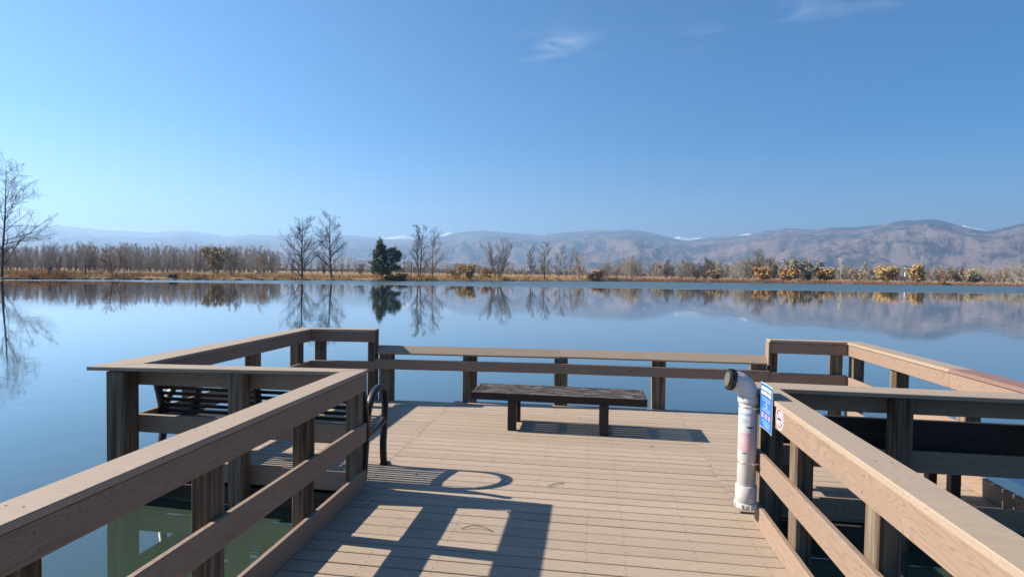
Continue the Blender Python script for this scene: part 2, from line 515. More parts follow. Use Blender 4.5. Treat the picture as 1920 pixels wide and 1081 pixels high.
SNOW = [(690, 470), (715, 447), (735, 444), (760, 441), (778, 444), (800, 447), (822, 443), (838, 436), (846, 434), (856, 441), (900, 470), (1000, 470), (1012, 441), (1020, 437.5), (1028, 441), (1060, 470), (1240, 470), (1262, 446), (1272, 442.5), (1282, 445), (1300, 446), (1315, 445), (1328, 449), (1350, 460), (1368, 447), (1380, 443), (1392, 440), (1402, 436.5), (1412, 439), (1450, 460), (1780, 460), (1796, 424), (1806, 422), (1820, 426), (1840, 430), (1858, 436), (1900, 470)]
o = range_mesh('snow_peaks', list(np.linspace(680, 1910, 420)), SNOW, [(0, 15500), (900, 14500), (1400, 13500), (1750, 11400), (2000, 11400)], lambda u: 10600 if u > 1600 else 12800, list(np.linspace(0, 1, 14)) + [1.1], .2, 3000, M['snow'])
setp(o, 'far snow-covered peaks showing over the foothill ridge', kind='structure')

# ------------------------------------------------------------------ the pier deck
XL, XR = -1.95, 1.31                 # inner faces of the walkway railings
WL, WR = -4.11, 3.50                 # inner faces of the wing railings
SEAML, SEAMR = -2.0, 1.255
YL, YR = 4.62, 4.78                  # near edges of the two wings
def yfar(x): return 8.22 + .052 * (x + .4) - .010 * (x + .4) ** 2

pier = thing('fishing_pier', (-.3, 6.0, 0), 'T-shaped fishing pier deck of tan composite boards over the lake', 'pier')
PITCH_B, BW, BT = .1427, .1312, .028
def deck_board(x0, x1, yc, clip=False):
    w = BW - random.choice((-.005, -.003, -.001, 0, .001, .003))
    z = -BT / 2 + random.uniform(-.0012, .0006)
    y0, y1 = yc - w / 2, yc + w / 2
    f0, f1 = yfar(x0) - .0, yfar(x1)
    if min(f0, f1) >= y1:
        board('deck_board', pier, M['deck'], (x0, yc, z), (x1, yc + random.uniform(-.0012, .0012), z), w, BT, ch=.0035)
        return
    if max(f0, f1) <= y0 + .02: return
    a, b = min(f0, y1), min(f1, y1)
    poly = [(x0, y0), (x1, y0), (x1, max(b, y0 + .004)), (x0, max(a, y0 + .004))]
    if (a < y1) != (b < y1):
        # far edge crosses this board
        lo, hi = x0, x1
        for _ in range(30):
            m_ = (lo + hi) / 2
            if (yfar(m_) < y1) == (a < y1): lo = m_
            else: hi = m_
        poly = [(x0, y0), (x1, y0), (x1, max(b, y0 + .004)), (lo, y1), (x0, max(a, y0 + .004))]
    prism('deck_board', pier, M['deck'], poly, z - BT/2, z + BT/2, ch=.0035)
ys, y = [], -1.6
while y < 8.6:
    ys.append(y); y += PITCH_B
for y in ys:
    if y < 4.72: deck_board(XL - .10, XR + .10, y)
    else: deck_board(SEAML + .002, SEAMR - .002, y)
for (x0, x1, off, ymin) in ((WL - .10, SEAML - .002, .055, YL), (SEAMR + .002, WR + .08, .04, YR)):
    for y in ys:
        yy = y + off
        if yy - BW / 2 > ymin - .06: deck_board(x0 + random.uniform(-.004, .004), x1, yy)
# screw heads
sv_, sf_ = [], []
def screw(x, y):
    n0 = len(sv_); r = .0045
    for k in range(6): sv_.append((x + r*math.cos(k*1.047), y + r*math.sin(k*1.047), .0022))
    sf_.append(tuple(range(n0, n0 + 6)))
for y in ys:
    lines = [-1.88, -1.45, -.98, -.5, 0.0, .27, .75, 1.2] if y < 4.72 else [-1.96, -1.5, -.98, -.45, .0, .27, .75, 1.22]
    if y > yfar(0) - .1: continue
    for x in lines:
        for s in (-.04, .04): screw(x + random.uniform(-.008, .008), y + s + random.uniform(-.006, .006))
    if y > 4.9:
        for x in (-3.9, -3.3, -2.7, -2.05, 1.3, 1.9, 2.5, 3.1):
            if y < yfar(x) - .2:
                for s in (-.04, .04): screw(x + random.uniform(-.008, .008), y + .05 + s)
o = add('screw_heads', mesh('screws', sv_, sf_), M['screw'], pier); o['kind'] = 'stuff'
# framing under the boards
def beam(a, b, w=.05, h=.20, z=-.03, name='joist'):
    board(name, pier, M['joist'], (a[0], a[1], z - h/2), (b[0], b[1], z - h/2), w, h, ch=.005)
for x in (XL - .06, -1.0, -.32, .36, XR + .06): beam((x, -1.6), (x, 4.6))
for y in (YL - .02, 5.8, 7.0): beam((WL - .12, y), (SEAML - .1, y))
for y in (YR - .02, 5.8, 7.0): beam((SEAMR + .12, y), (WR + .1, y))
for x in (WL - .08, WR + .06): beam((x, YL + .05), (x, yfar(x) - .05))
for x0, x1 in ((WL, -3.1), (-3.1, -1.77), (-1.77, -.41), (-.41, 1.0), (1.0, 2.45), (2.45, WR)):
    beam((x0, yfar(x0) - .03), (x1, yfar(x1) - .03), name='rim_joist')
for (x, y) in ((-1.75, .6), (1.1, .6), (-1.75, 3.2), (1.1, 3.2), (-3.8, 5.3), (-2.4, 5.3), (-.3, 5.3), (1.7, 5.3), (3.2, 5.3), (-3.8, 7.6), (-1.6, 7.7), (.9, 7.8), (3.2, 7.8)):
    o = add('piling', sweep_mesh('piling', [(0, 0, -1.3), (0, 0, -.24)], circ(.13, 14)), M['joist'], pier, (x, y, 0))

# ------------------------------------------------------------------ railings
CT, CB = 1.06, 1.028                # cap top and bottom
UB, MT, MB_, TT = .872, .582, .415, .165
def vboard(par, a, b, z0, z1, t=.038, side=(0, 0), name='rail_board', mat='rail', za=0, zb=0):
    """upright board between plan points a,b"""
    zc = (z0 + z1) / 2
    A, B = Vector((a[0], a[1], zc + za)), Vector((b[0], b[1], zc + zb))
    X = (B - A).normalized(); nrm = Vector((-X.y, X.x, 0))
    return board(name, par, M[mat], A, B, z1 - z0, t, up=nrm, ch=.005)
def post(par, x, y, wx, wy, z1=CB - .002, z0=-.32):
    return board('post', par, M['post'], (x, y, z0), (x + random.uniform(-.004, .004), y + random.uniform(-.004, .004), z1), wy, wx, up=(1, 0, 0), ch=.006)

# left walkway railing
rl = thing('railing', (-2.0, 2.5, 0), 'brown composite railing along the left side of the walkway, its inner face in shade', 'railing')
JL = 2.735
for (y0, y1, dx, dz) in ((-1.6, JL - .003, .010, .006), (JL + .003, 4.72, 0, 0)):
    x = XL - .019 + dx
    vboard(rl, (x, y0), (x, y1), UB + dz, CB + dz - .007)
    vboard(rl, (x, y0), (x, y1), MB_ + dz, MT + dz)
    prism('rail_cap', rl, M['cap'], [(-2.125 + dx, y0), (XL + .012 + dx, y0), (XL + .012 + dx, y1), (-2.125 + dx, y1 if y1 < 4 else 4.56)], CB + dz, CT + dz)
vboard(rl, (XL - .019, -1.6), (XL - .019, 1.9), .004, TT, name='toe_board'); vboard(rl, (XL - .019, 1.904), (XL - .019, 4.72), .004, TT, name='toe_board')
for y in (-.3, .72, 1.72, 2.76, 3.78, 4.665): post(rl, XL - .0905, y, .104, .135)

# right walkway railing
rr = thing('railing', (1.4, 2.5, 0), 'sunlit tan composite railing along the right side of the walkway, behind the white pipe', 'railing')
for (y0, y1, dx) in ((-1.6, .6, 0), (.604, 4.62, 0)):
    x = XR + .019
    vboard(rr, (x, y0), (x, y1), UB - .008, CB - .007)
    vboard(rr, (x, y0), (x, y1 - .0), MB_, MT)
    vboard(rr, (x, y0), (x, y1 - .03), .004, TT, name='toe_board')
    prism('rail_cap', rr, M['cap'], [(XR - .012, y0), (1.478, y0), (1.478, y1), (XR - .012, y1)], CB, CT)
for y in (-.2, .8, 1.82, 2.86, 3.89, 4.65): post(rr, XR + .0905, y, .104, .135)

# left wing railing: near side, outer side and the tall piece at the far corner
lw = thing('railing', (-4.1, 6.2, 0), 'tall brown railing around the left wing, black bench inside it', 'railing')
vboard(lw, (WL - .04, YL), (XL - .04, YL), UB, CB - .004, za=-.02)
vboard(lw, (WL - .04, YL), (XL - .04, YL), MB_, MT)
vboard(lw, (WL - .04, YL), (XL - .04, YL), .004, TT, name='toe_board')
prism('rail_cap', lw, M['cap'], [(-4.40, 4.36), (-2.128, 4.563), (XL + .01, 4.724), (-4.07, 4.62)], CB, CT, [-.014, 0, 0, -.014])
post(lw, -4.17, 4.50, .19, .16, CB - .03); post(lw, -3.05, 4.535, .145, .12, CB - .01)
fl = yfar(WL) - .06
vboard(lw, (WL - .02, YL + .03), (WL - .02, 6.72), UB, CB - .007); vboard(lw, (WL - .02, 6.724), (WL - .02, fl + .04), UB, CB - .007)
vboard(lw, (WL - .02, YL + .03), (WL - .02, fl + .04), MB_, MT)
vboard(lw, (WL - .02, YL + .03), (WL - .02, fl + .04), .004, TT, name='toe_board')
prism('rail_cap', lw, M['cap'], [(-4.40, 4.362), (-4.072, 4.622), (WL + .02, fl - .02), (-4.31, fl + .13)], CB, CT, [-.014, -.014, 0, 0])
for y in (5.45, 6.55, 7.62): post(lw, WL - .111, y, .14, .14)
ex = -3.17
vboard(lw, (WL + .002, fl + .02), (ex, yfar(ex) - .04), UB, CB - .007)
prism('rail_cap', lw, M['cap'], [(WL + .022, fl - .022), (ex + .01, yfar(ex) - .075), (ex + .01, yfar(ex) + .10), (-4.308, fl + .13)], CB, CT)
vboard(lw, (WL + .002, fl + .02), (ex, yfar(ex) - .04), MB_ + .02, MT + .005)
post(lw, -4.02, yfar(-4.02) + .05, .13, .13); post(lw, ex - .062, yfar(ex) + .052, .118, .14)

# low railing at the far edge with a tilted leaning board
lo = thing('railing', (-.3, 8.2, 0), 'low far railing with a tilted leaning board between the two tall corner pieces', 'railing')
def lowboard(x0, x1, z):
    a = Vector((x0, yfar(x0) + .02, z)); b = Vector((x1, yfar(x1) + .02, z))
    board('leaning_board', lo, M['cap'], a, b, .145, .036, up=(0, -.74, .67), ch=.005)
lowboard(-3.14, -.425, .755); lowboard(-.418, 2.47, .762)
for x0, x1 in ((ex + .004, -.42), (-.416, 2.50)):
    vboard(lo, (x0, yfar(x0) - .04), (x1, yfar(x1) - .04), .475, .622)
for x in (-3.02, -1.77, -.41, 1.0, 2.38):
    post(lo, x, yfar(x) + .062, .19, .16, .735)

# right wing railing
rw = thing('railing', (3.5, 6.5, 0), 'tall railing around the right wing, its outer side lit by the sun', 'railing')
vboard(rw, (XR + .15, YR), (WR + .03, YR), UB, CB - .004)
vboard(rw, (XR + .15, YR), (WR + .03, YR), MB_, MT)
vboard(rw, (XR + .15, YR), (WR + .03, YR), .004, TT, name='toe_board')
prism('rail_cap', rw, M['cap'], [(XR - .012, 4.624), (3.70, 4.60), (3.48, 4.84), (XR - .012, 4.88)], CB, CT)
post(rw, 2.40, 4.705, .14, .112, CB - .008); post(rw, 3.56, 4.70, .15, .13); post(rw, 1.47, 4.69, .11, .13)
fr = yfar(WR) - .06
vboard(rw, (WR + .02, YR + .03), (WR + .02, 6.02), UB, CB - .007); vboard(rw, (WR + .02, 6.024), (WR + .02, fr + .04), UB, CB - .007)
vboard(rw, (WR + .02, YR + .03), (WR + .02, fr + .04), MB_, MT); vboard(rw, (WR + .02, YR + .03), (WR + .02, fr + .04), .004, TT, name='toe_board')
o = prism('rail_cap', rw, M['cap_new'], [(3.484, 4.842), (3.70, 4.606), (3.71, 6.0), (WR - .014, 6.0)], CB, CT + .003); o['label'] = 'reddish newer piece of rail cap'
prism('rail_cap', rw, M['cap'], [(WR - .014, 6.004), (3.71, 6.004), (3.71, fr + .13), (WR - .014, fr - .02)], CB, CT)
for y in (5.9, 7.12, 8.2): post(rw, WR + .111, y, .14, .14)
sx = 2.51
vboard(rw, (sx, yfar(sx) - .04), (WR - .002, fr + .02), UB, CB - .007)
prism('rail_cap', rw, M['cap'], [(sx - .02, yfar(sx) - .08), (WR - .016, fr - .022), (3.708, fr + .132), (sx - .02, yfar(sx) + .10)], CB, CT)
vboard(rw, (sx, yfar(sx) - .04), (WR - .002, fr + .02), MB_ + .03, MT + .02)
board('end_board', rw, M['rail'], (sx - .022, yfar(sx), .70), (sx - .022, yfar(sx), CB - .002), .15, .03, up=(1, 0, 0))
post(rw, sx + .055, yfar(sx) + .052, .10, .14); post(rw, 3.40, yfar(3.4) + .05, .13, .13)

def rail_screws(par, pts):
    v, f = [], []
    for (p, n_) in pts:
        n_ = Vector(n_); a = Vector((0, 0, 1)) if abs(n_.z) < .5 else Vector((1, 0, 0)); b = n_.cross(a); k0 = len(v); r = .0048
        for k in range(6): v.append(Vector(p) + n_ * .0012 + (a * math.cos(k*1.047) + b * math.sin(k*1.047)) * r - ploc(par))
        f.append(tuple(range(k0, k0 + 6)))
    me = mesh('screws', v, f); o = bpy.data.objects.new('screw_heads', me); COL.objects.link(o); me.materials.append(M['screw']); o.parent = par; o['kind'] = 'stuff'
for par, xf, nx, ysx in ((rl, XL, 1, (-.3, .72, 1.72, 2.70, 2.80, 3.78, 4.665)), (rr, XR, -1, (-.2, .8, 1.82, 2.86, 3.89, 4.58))):
    P_ = []
    for y in ysx:
        for z in (.91, .985, .455, .545, .05, .125): P_.append(((xf + (.010 if (par is rl and y < JL and z > .2) else 0), y + random.uniform(-.02, .02), z + random.uniform(-.008, .008)), (nx, 0, 0)))
        for dx in (-.05, -.12): P_.append(((xf + nx * dx * 1.0 * (1 if par is rl else 1), y + random.uniform(-.02, .02), CT + (.006 if (par is rl and y < JL) else 0)), (0, 0, 1)))
    rail_screws(par, P_)
P_ = []
for y in (5.9, 7.12, 8.2):
    for z in (.91, .985, .455, .545): P_.append(((WR + .001, y + random.uniform(-.02, .02), z), (-1, 0, 0)))
for x in (2.6, 3.38):
    for z in (.91, .985): P_.append(((x, yfar(x) - .0602, z), (0, -1, 0)))
rail_screws(rw, P_)

# ------------------------------------------------------------------ centre bench
bc = thing('backless_bench', (-.38, 7.03, 0), 'weathered dark slatted bench without a back in the middle of the deck', 'bench')
bx0, bx1, by0, by1, bz = -1.437, .69, 6.75, 7.31, .463
board('front_rail', bc, M['plank'], (bx0, by0 + .02, bz - .047), (bx1, by0 + .02, bz - .047), .04, .094, ch=.006)
board('rear_rail', bc, M['plank'], (bx0, by1 - .02, bz - .047), (bx1, by1 - .02, bz - .047), .04, .094, ch=.006)
for x in (bx0 + .022, bx1 - .022):
    o = board('end_rail', bc, M['plank'], (x, by0 + .042, bz - .044), (x, by1 - .042, bz - .044), .044, .088, ch=.006)
ns = 5; sw = (by1 - by0 - .084 - .008 * (ns + 1)) / ns
for i in range(ns):
    yy = by0 + .042 + .008 + sw / 2 + i * (sw + .008)
    board('slat', bc, M['plank'], (bx0 + .048, yy, bz - .019 + random.uniform(-.003, .002)), (bx1 - .048, yy, bz - .019 + random.uniform(-.003, .002)), sw, .034, ch=.005)
for x in (-.93, .19):
    for yy in (6.80, 7.22):
        board('leg', bc, M['black_metal'], (x, yy, .004), (x, yy, bz - .10), .075, .105, up=(1, 0, 0), ch=.008)
    board('crossbar', bc, M['black_metal'], (x, 6.80, bz - .075), (x, 7.26, bz - .075), .07, .045, ch=.006)
for x in (-.37,):
    board('crossbar', bc, M['black_metal'], (x, 6.80, bz - .06), (x, 7.26, bz - .06), .05, .03, ch=.005)

# ------------------------------------------------------------------ black metal bench on the left wing
bl = thing('park_bench', (-3.0, 5.05, 0), 'black metal slatted park bench with looped armrests on the left wing', 'bench')
lx0, lx1 = -4.07, -2.015
flat = [(-.031, -.015), (-.026, -.021), (.026, -.021), (.031, -.015), (.031, .015), (.026, .021), (-.026, .021), (-.031, .015)]
for x in (lx0, lx1):
    arm = spline([(x, 4.885, .43), (x, 4.885, .56), (x, 4.94, .69), (x, 5.06, .785), (x, 5.19, .812), (x, 5.29, .775), (x, 5.335, .69), (x, 5.34, .56), (x, 5.325, .43), (x, 5.30, .22), (x, 5.315, .06), (x, 5.34, .008)], 6)
    add('armrest', sweep_mesh('armrest', arm, flat), M['black_metal'], bl)
    back = spline([(x, 4.80, .006), (x, 4.835, .2), (x, 4.865, .42), (x, 4.845, .6), (x, 4.80, .78), (x, 4.775, .86)], 6)
    add('back_leg', sweep_mesh('back_leg', back, flat), M['black_metal'], bl)
    seatb = spline([(x, 4.86, .425), (x, 5.0, .415), (x, 5.18, .435), (x, 5.33, .462)], 5)
    add('seat_bracket', sweep_mesh('seat_bracket', seatb, flat), M['black_metal'], bl)
    prism('foot', bl, M['black_metal'], [(x - .04, 5.31), (x + .04, 5.31), (x + .04, 5.40), (x - .04, 5.40)], .001, .016)
xm = (lx0 + lx1) / 2
add('middle_support', sweep_mesh('middle', spline([(xm, 5.3, .45), (xm, 5.1, .41), (xm, 4.9, .40), (xm, 4.845, .5), (xm, 4.79, .75), (xm, 4.765, .85)], 5), flat), M['black_metal'], bl)
for i in range(9):                                  # seat slats
    yy = 4.90 + i * .054; zz = .447 + .05 * ((yy - 5.05) / .28) ** 2 * (.6 if yy > 5.05 else .2)
    board('slat', bl, M['black_metal'], (lx0 + .02, yy, zz), (lx1 - .02, yy, zz), .036, .009, ch=.002)
for i in range(7):                                  # back slats
    s = i / 6; zz = .50 + .345 * s; yy = 4.868 - .068 * s ** 1.3 + .012
    board('slat', bl, M['black_metal'], (lx0 + .02, yy, zz), (lx1 - .02, yy, zz), .036, .009, up=(0, 1, .25), ch=.002)

# ------------------------------------------------------------------ dark bench on the right wing
br = thing('plank_bench', (2.45, 5.2, 0), 'black plank bench with a backrest on the right wing', 'bench')
for z0, z1, yy in ((.53, .665, 4.925), (.671, .80, 4.91)):
    vboard(br, (1.42, yy), (3.485, yy), z0, z1, .04, name='back_plank', mat='black_plank')
for i in range(4):
    board('seat_plank', br, M['black_plank'], (1.42, 5.09 + i * .125, .45), (3.42, 5.09 + i * .125, .45), .118, .04, ch=.005)
for x in (1.80, 3.03):
    board('leg', br, M['black_metal'], (x, 5.10, .004), (x, 5.10, .425), .075, .075, up=(1, 0, 0), ch=.006)
    board('leg', br, M['black_metal'], (x, 5.42, .004), (x, 5.42, .425), .075, .075, up=(1, 0, 0), ch=.006)
    board('back_support', br, M['black_metal'], (x, 4.972, .38), (x, 4.956, .78), .05, .045, up=(1, 0, 0), ch=.005)
    board('crossbar', br, M['black_metal'], (x, 4.95, .40), (x, 5.50, .40), .06, .04, ch=.005)

# ------------------------------------------------------------------ white collection pipe on the right railing
pc = Vector((1.232, 4.55, 0)); PR = .069
pp = thing('collection_pipe', (pc.x, pc.y, .14), 'upright white plastic fishing-line tube with black-capped elbow clamped to the right railing', 'pipe')
def tube(name, r, z0, z1, mat, par=pp, n=28):
    c = .004
    v = [];
    for z, rr_ in ((z0, r - c), (z0 + c, r), (z1 - c, r), (z1, r - c)):
        v += [(pc.x + rr_*math.cos(2*math.pi*i/n), pc.y + rr_*math.sin(2*math.pi*i/n), z) for i in range(n)]
    f = [(k*n+i, k*n+(i+1) % n, (k+1)*n+(i+1) % n, (k+1)*n+i) for k in range(3) for i in range(n)]
    f += [tuple(range(n-1, -1, -1)), tuple(range(3*n, 4*n))]
    me = mesh(name, v, f); me.polygons.foreach_set('use_smooth', [len(p.vertices) == 4 for p in me.polygons])
    return add(name, me, mat, par)
tube('pipe', PR, .30, .97, M['pvc'])
tube('coupling', PR + .010, .185, .315, M['pvc'])
plug = tube('end_plug', PR + .014, .135, .183, M['pvc'])
for k in range(8):
    a = k * math.pi / 4 + .2
    board('plug_rib', plug, M['pvc'], (pc.x + (PR+.016)*math.cos(a), pc.y + (PR+.016)*math.sin(a), .14), (pc.x + (PR+.016)*math.cos(a), pc.y + (PR+.016)*math.sin(a), .178), .012, .008, up=(math.cos(a), math.sin(a), 0), ch=.002)
tube('collar', PR + .009, .955, 1.005, M['pvc'])
ed = Vector((-.99, -.10, 0)).normalized()
path = [Vector((pc.x, pc.y, .995))]
for k in range(11):
    a = k / 10 * R(80); rad = .115
    path.append(Vector((pc.x, pc.y, 1.01)) + ed * rad * (1 - math.cos(a)) + Vector((0, 0, rad * math.sin(a))))
tip = path[-1]; td = (ed * math.sin(R(80)) + Vector((0, 0, math.cos(R(80))))).normalized()
path.append(tip + td * .035)
side = ed.cross(Vector((0, 0, 1)))
add('elbow', sweep_mesh('elbow', path, circ(PR + .004, 28), up=side), M['pvc'], pp)
ce = path[-1]
capo = add('cap', sweep_mesh('cap', [ce - td * .01, ce + td * .028], circ(PR + .008, 24), up=side, smooth=False), M['cap_black'], pp)
add('cap_rim', sweep_mesh('cap_rim', [ce + td * .026, ce + td * .040], circ(PR - .012, 24), up=side, smooth=False), M['cap_face'], capo)
for k in range(16):
    a = k * math.pi / 8; bd = td.cross(side)
    n_ = side * math.cos(a) + bd * math.sin(a); p0 = ce + n_ * (PR + .010)
    board('cap_grip', capo, M['cap_black'], p0 - td * .008, p0 + td * .030, .014, .010, up=n_, ch=.003)
for z in (.495, .925):
    c = tube('clamp', PR + .003, z - .008, z + .008, M['clamp'])
    board('clamp_screw', c, M['clamp'], (pc.x + .02, pc.y - PR - .010, z), (pc.x + .065, pc.y - PR + .012, z), .016, .014, ch=.003)
def patch(name, a0, a1, rows_, mat, r=PR + .0012, par=pp):
    """curved sticker: rows_ = list of (z, start, end) in 0..1 of the angle span"""
    v, f = [], []; n = 10
    for z, s0, s1 in rows_:
        for i in range(n + 1):
            a = a0 + (a1 - a0) * (s0 + (s1 - s0) * i / n)
            v.append((pc.x + r*math.cos(a), pc.y + r*math.sin(a), z))
    for k in range(len(rows_) - 1):
        for i in range(n): f.append((k*(n+1)+i, k*(n+1)+i+1, (k+1)*(n+1)+i+1, (k+1)*(n+1)+i))
    return add(name, mesh(name, v, f, True), mat, par)
A0, A1 = R(185), R(300)
patch('sticker', A0, A1, [(.62, 0, .92), (.655, 0, 1.0), (.72, 0, .86), (.735, 0, .84)], M['sticker_white'])
patch('sticker', A0, A1, [(.59, 0, .84), (.64, 0, .93), (.662, 0, .96), (.69, 0, .90), (.722, 0, .80), (.73, 0, .78)], M['sticker_pink'], PR + .0022)
for z, s0, s1 in ((.655, .1, .7), (.675, .15, .75), (.695, .2, .6)):
    patch('printed_line', A0, A1, [(z, s0, s1), (z + .006, s0, s1)], M['sticker_white'], PR + .0032)
for z, s0, s1, h in ((.865, .05, .30, .018), (.865, .34, .60, .018), (.865, .64, .95, .020), (.835, .1, .45, .006), (.822, .1, .65, .006), (.808, .1, .55, .006)):
    patch('printed_line', A0, A1, [(z, s0, s1), (z + h, s0, s1)], M['ink_blue'])
patch('printed_mark', A0, A1, [(.768, .62, .80), (.775, .56, .90), (.782, .52, .93)], M['ink_navy'])
patch('printed_line', A0, A1, [(.570, .35, .60), (.577, .35, .60)], M['ink'])

# ------------------------------------------------------------------ signs on the right railing
sg = thing('notice_sign', (1.296, 4.29, .81), 'blue plastic notice sign fixed to the right rail beside the white pipe', 'sign')
def sx_at(y, z): return 1.296 - .006 - .018 * math.cos((y - 4.29) * 9) * 0 - .03 * max(0, (.95 - z)) * .4
def sign_sheet(name, y0, y1, z0, z1, mat, off, par, ny=6, nz_=8, th=.003, cut=0):
    v, f = [], []
    for s in (0, th):
        for k in range(nz_ + 1):
            z = z0 + (z1 - z0) * k / nz_
            for i in range(ny + 1):
                y_ = y0 + (y1 - y0) * i / ny
                v.append((sx_at(y_, z) - off + s + .010 * math.sin((y_ - 4.15) / .28 * 3.1) * .6, y_, z))
    m_ = (ny + 1) * (nz_ + 1)
    for k in range(nz_):
        for i in range(ny):
            a = k*(ny+1)+i
            f.append((a, a+ny+1, a+ny+2, a+1)); f.append((m_+a, m_+a+1, m_+a+ny+2, m_+a+ny+1))
    for i in range(ny):
        f.append((i, i+1, m_+i+1, m_+i)); a = nz_*(ny+1)+i; f.append((a, m_+a, m_+a+1, a+1))
    for k in range(nz_):
        a = k*(ny+1); f.append((a, m_+a, m_+a+ny+1, a+ny+1)); a += ny; f.append((a, a+ny+1, m_+a+ny+1, m_+a))
    return add(name, mesh(name, v, f), mat, par)
sign_sheet('sign_edge', 4.15, 4.43, .81, 1.145, M['sign_white'], .004, sg)
panel = sign_sheet('sign_panel', 4.155, 4.425, .815, 1.14, M['sign_blue'], .0062, sg, th=.002)
def line(y0, y1, z, h, mat='sign_white'):
    sign_sheet('printed_line', y0, y1, z, z + h, M[mat], .0078, panel, 3, 1, .0012)
for z, segs in ((1.098, ((4.175, 4.24), (4.248, 4.33), (4.338, 4.405))), (1.062, ((4.175, 4.27), (4.28, 4.405)))):
    for a, b in segs: line(a, b, z, .024)
for z, a, b in ((1.035, 4.185, 4.40), (1.018, 4.19, 4.38), (.962, 4.195, 4.36), (.945, 4.20, 4.39), (.866, 4.19, 4.38), (.848, 4.19, 4.36), (.833, 4.21, 4.33)): line(a, b, z, .007, 'sign_pale')
line(4.285, 4.297, .972, .04); line(4.25, 4.262, .978, .024, 'sign_pale'); line(4.33, 4.345, .98, .02, 'sign_pale')
for a in (4.19, 4.265, 4.34): line(a, a + .05, .893, .035, 'sign_pink')

ns_ = thing('no_smoking_sticker', (1.309, 4.065, .955), 'round white no-smoking sticker on the lit right rail', 'sticker')
def disc(name, r0, r1, mat, off, par=ns_, n=32):
    v, f = [], []
    for s in (0, .0008):
        for r in (r0, r1):
            v += [(1.3095 - off - s, 4.065 + r*math.cos(2*math.pi*i/n), .955 + r*math.sin(2*math.pi*i/n)) for i in range(n)]
    for i in range(n):
        j = (i+1) % n
        f += [(2*n+i, 3*n+i, 3*n+j, 2*n+j), (n+i, n+j, 3*n+j, 3*n+i), (i, 2*n+i, 2*n+j, j), (i, j, n+j, n+i)]
    return add(name, mesh(name, v, f), mat, par)
disc('sticker_base', .0005, .078, M['sign_white'], 0)
disc('red_ring', .054, .064, M['red'], .0012)
board('red_slash', ns_, M['red'], (1.3076, 4.065 + .040, .955 + .040), (1.3076, 4.065 - .040, .955 - .040), .010, .0009, up=(1, 0, 0), ch=.0002)
board('cigarette', ns_, M['ink'], (1.3066, 4.065 + .036, .950), (1.3066, 4.065 - .034, .956), .013, .0009, up=(1, 0, 0), ch=.0002)

# ------------------------------------------------------------------ litter on the deck
def twig(name, pts, r, label, mat='twig', cat='twig'):
    P = spline([(x, y, .003 + r + h) for x, y, h in pts], 4)
    o = add(name, sweep_mesh(name, [p - P[0] for p in P], circ(r, 5), up=Vector((0, .1, 1))), M[mat], None, P[0])
    return setp(o, label, cat)
twig('twig', [(-.352, 5.03, 0), (-.29, 5.09, .006), (-.207, 5.137, 0)], .003, 'thin dark twig lying on the sunlit deck boards')
twig('twig', [(-.93, 4.07, 0), (-.86, 4.11, .012), (-.77, 4.105, .014), (-.69, 4.07, 0)], .003, 'curved dry twig between the railing shadows')
twig('plastic_strip', [(-1.86, 4.56, 0), (-1.80, 4.50, .01), (-1.80, 4.43, .008), (-1.85, 4.36, 0)], .004, 'pale curled strip by the end of the left railing', 'litter', 'litter')
twig('twig', [(-1.03, 7.58, 0), (-.99, 7.62, .004), (-.93, 7.63, 0)], .004, 'short twig lying behind the centre bench')
def leaf(x, y, s, a, label):
    v = [(s*math.cos(a+k), s*.6*math.sin(a+k*1.0), .004 + .006*(i % 2)) for i, k in enumerate(np.linspace(0, 5.4, 7))]
    o = add('dry_leaf', mesh('leaf', [(0, 0, .010)] + v, [(0, i, i+1) for i in range(1, 7)] + [(0, 7, 1)]), M['twig'], None, (x, y, .001)); setp(o, label, 'leaf')
leaf(.71, 6.42, .018, .4, 'small dark leaf on the boards right of the centre bench'); leaf(-1.62, 5.12, .02, 2, 'small leaf in the striped shade of the black bench')
leaf(-.62, 4.42, .016, 1.2, 'tiny leaf at the edge of the square railing shadow'); leaf(-.1, 7.5, .012, 1.2, 'tiny dark leaf beyond the centre bench')

# ------------------------------------------------------------------ plants: bare trees, leafy bushes, junipers
rng = np.random.default_rng(11)
def tubes(P, Rr, k):
    n, m, _ = P.shape
    T = np.gradient(P, axis=1); T /= np.linalg.norm(T, axis=2, keepdims=True) + 1e-9
    ref = np.zeros((n, 1, 3)); ref[..., 0] = 1
    ref = np.where(np.abs(T[:, :1, :1]) > .9, np.array([0, 1., 0]), np.array([1., 0, 0]))
    A = ref - T * np.sum(ref * T, axis=2, keepdims=True); A /= np.linalg.norm(A, axis=2, keepdims=True) + 1e-9
    B = np.cross(T, A)
    ang = np.arange(k) * 2 * np.pi / k
    V = P[:, :, None, :] + Rr[:, :, None, None] * (A[:, :, None, :] * np.cos(ang)[None, None, :, None] + B[:, :, None, :] * np.sin(ang)[None, None, :, None])
    idx = np.arange(n * m * k).reshape(n, m, k)
    a = idx[:, :-1, :]; b = np.roll(a, -1, axis=2); d = idx[:, 1:, :]; c = np.roll(d, -1, axis=2)
    return V.reshape(-1, 3), np.stack([a, b, c, d], -1).reshape(-1, 4)
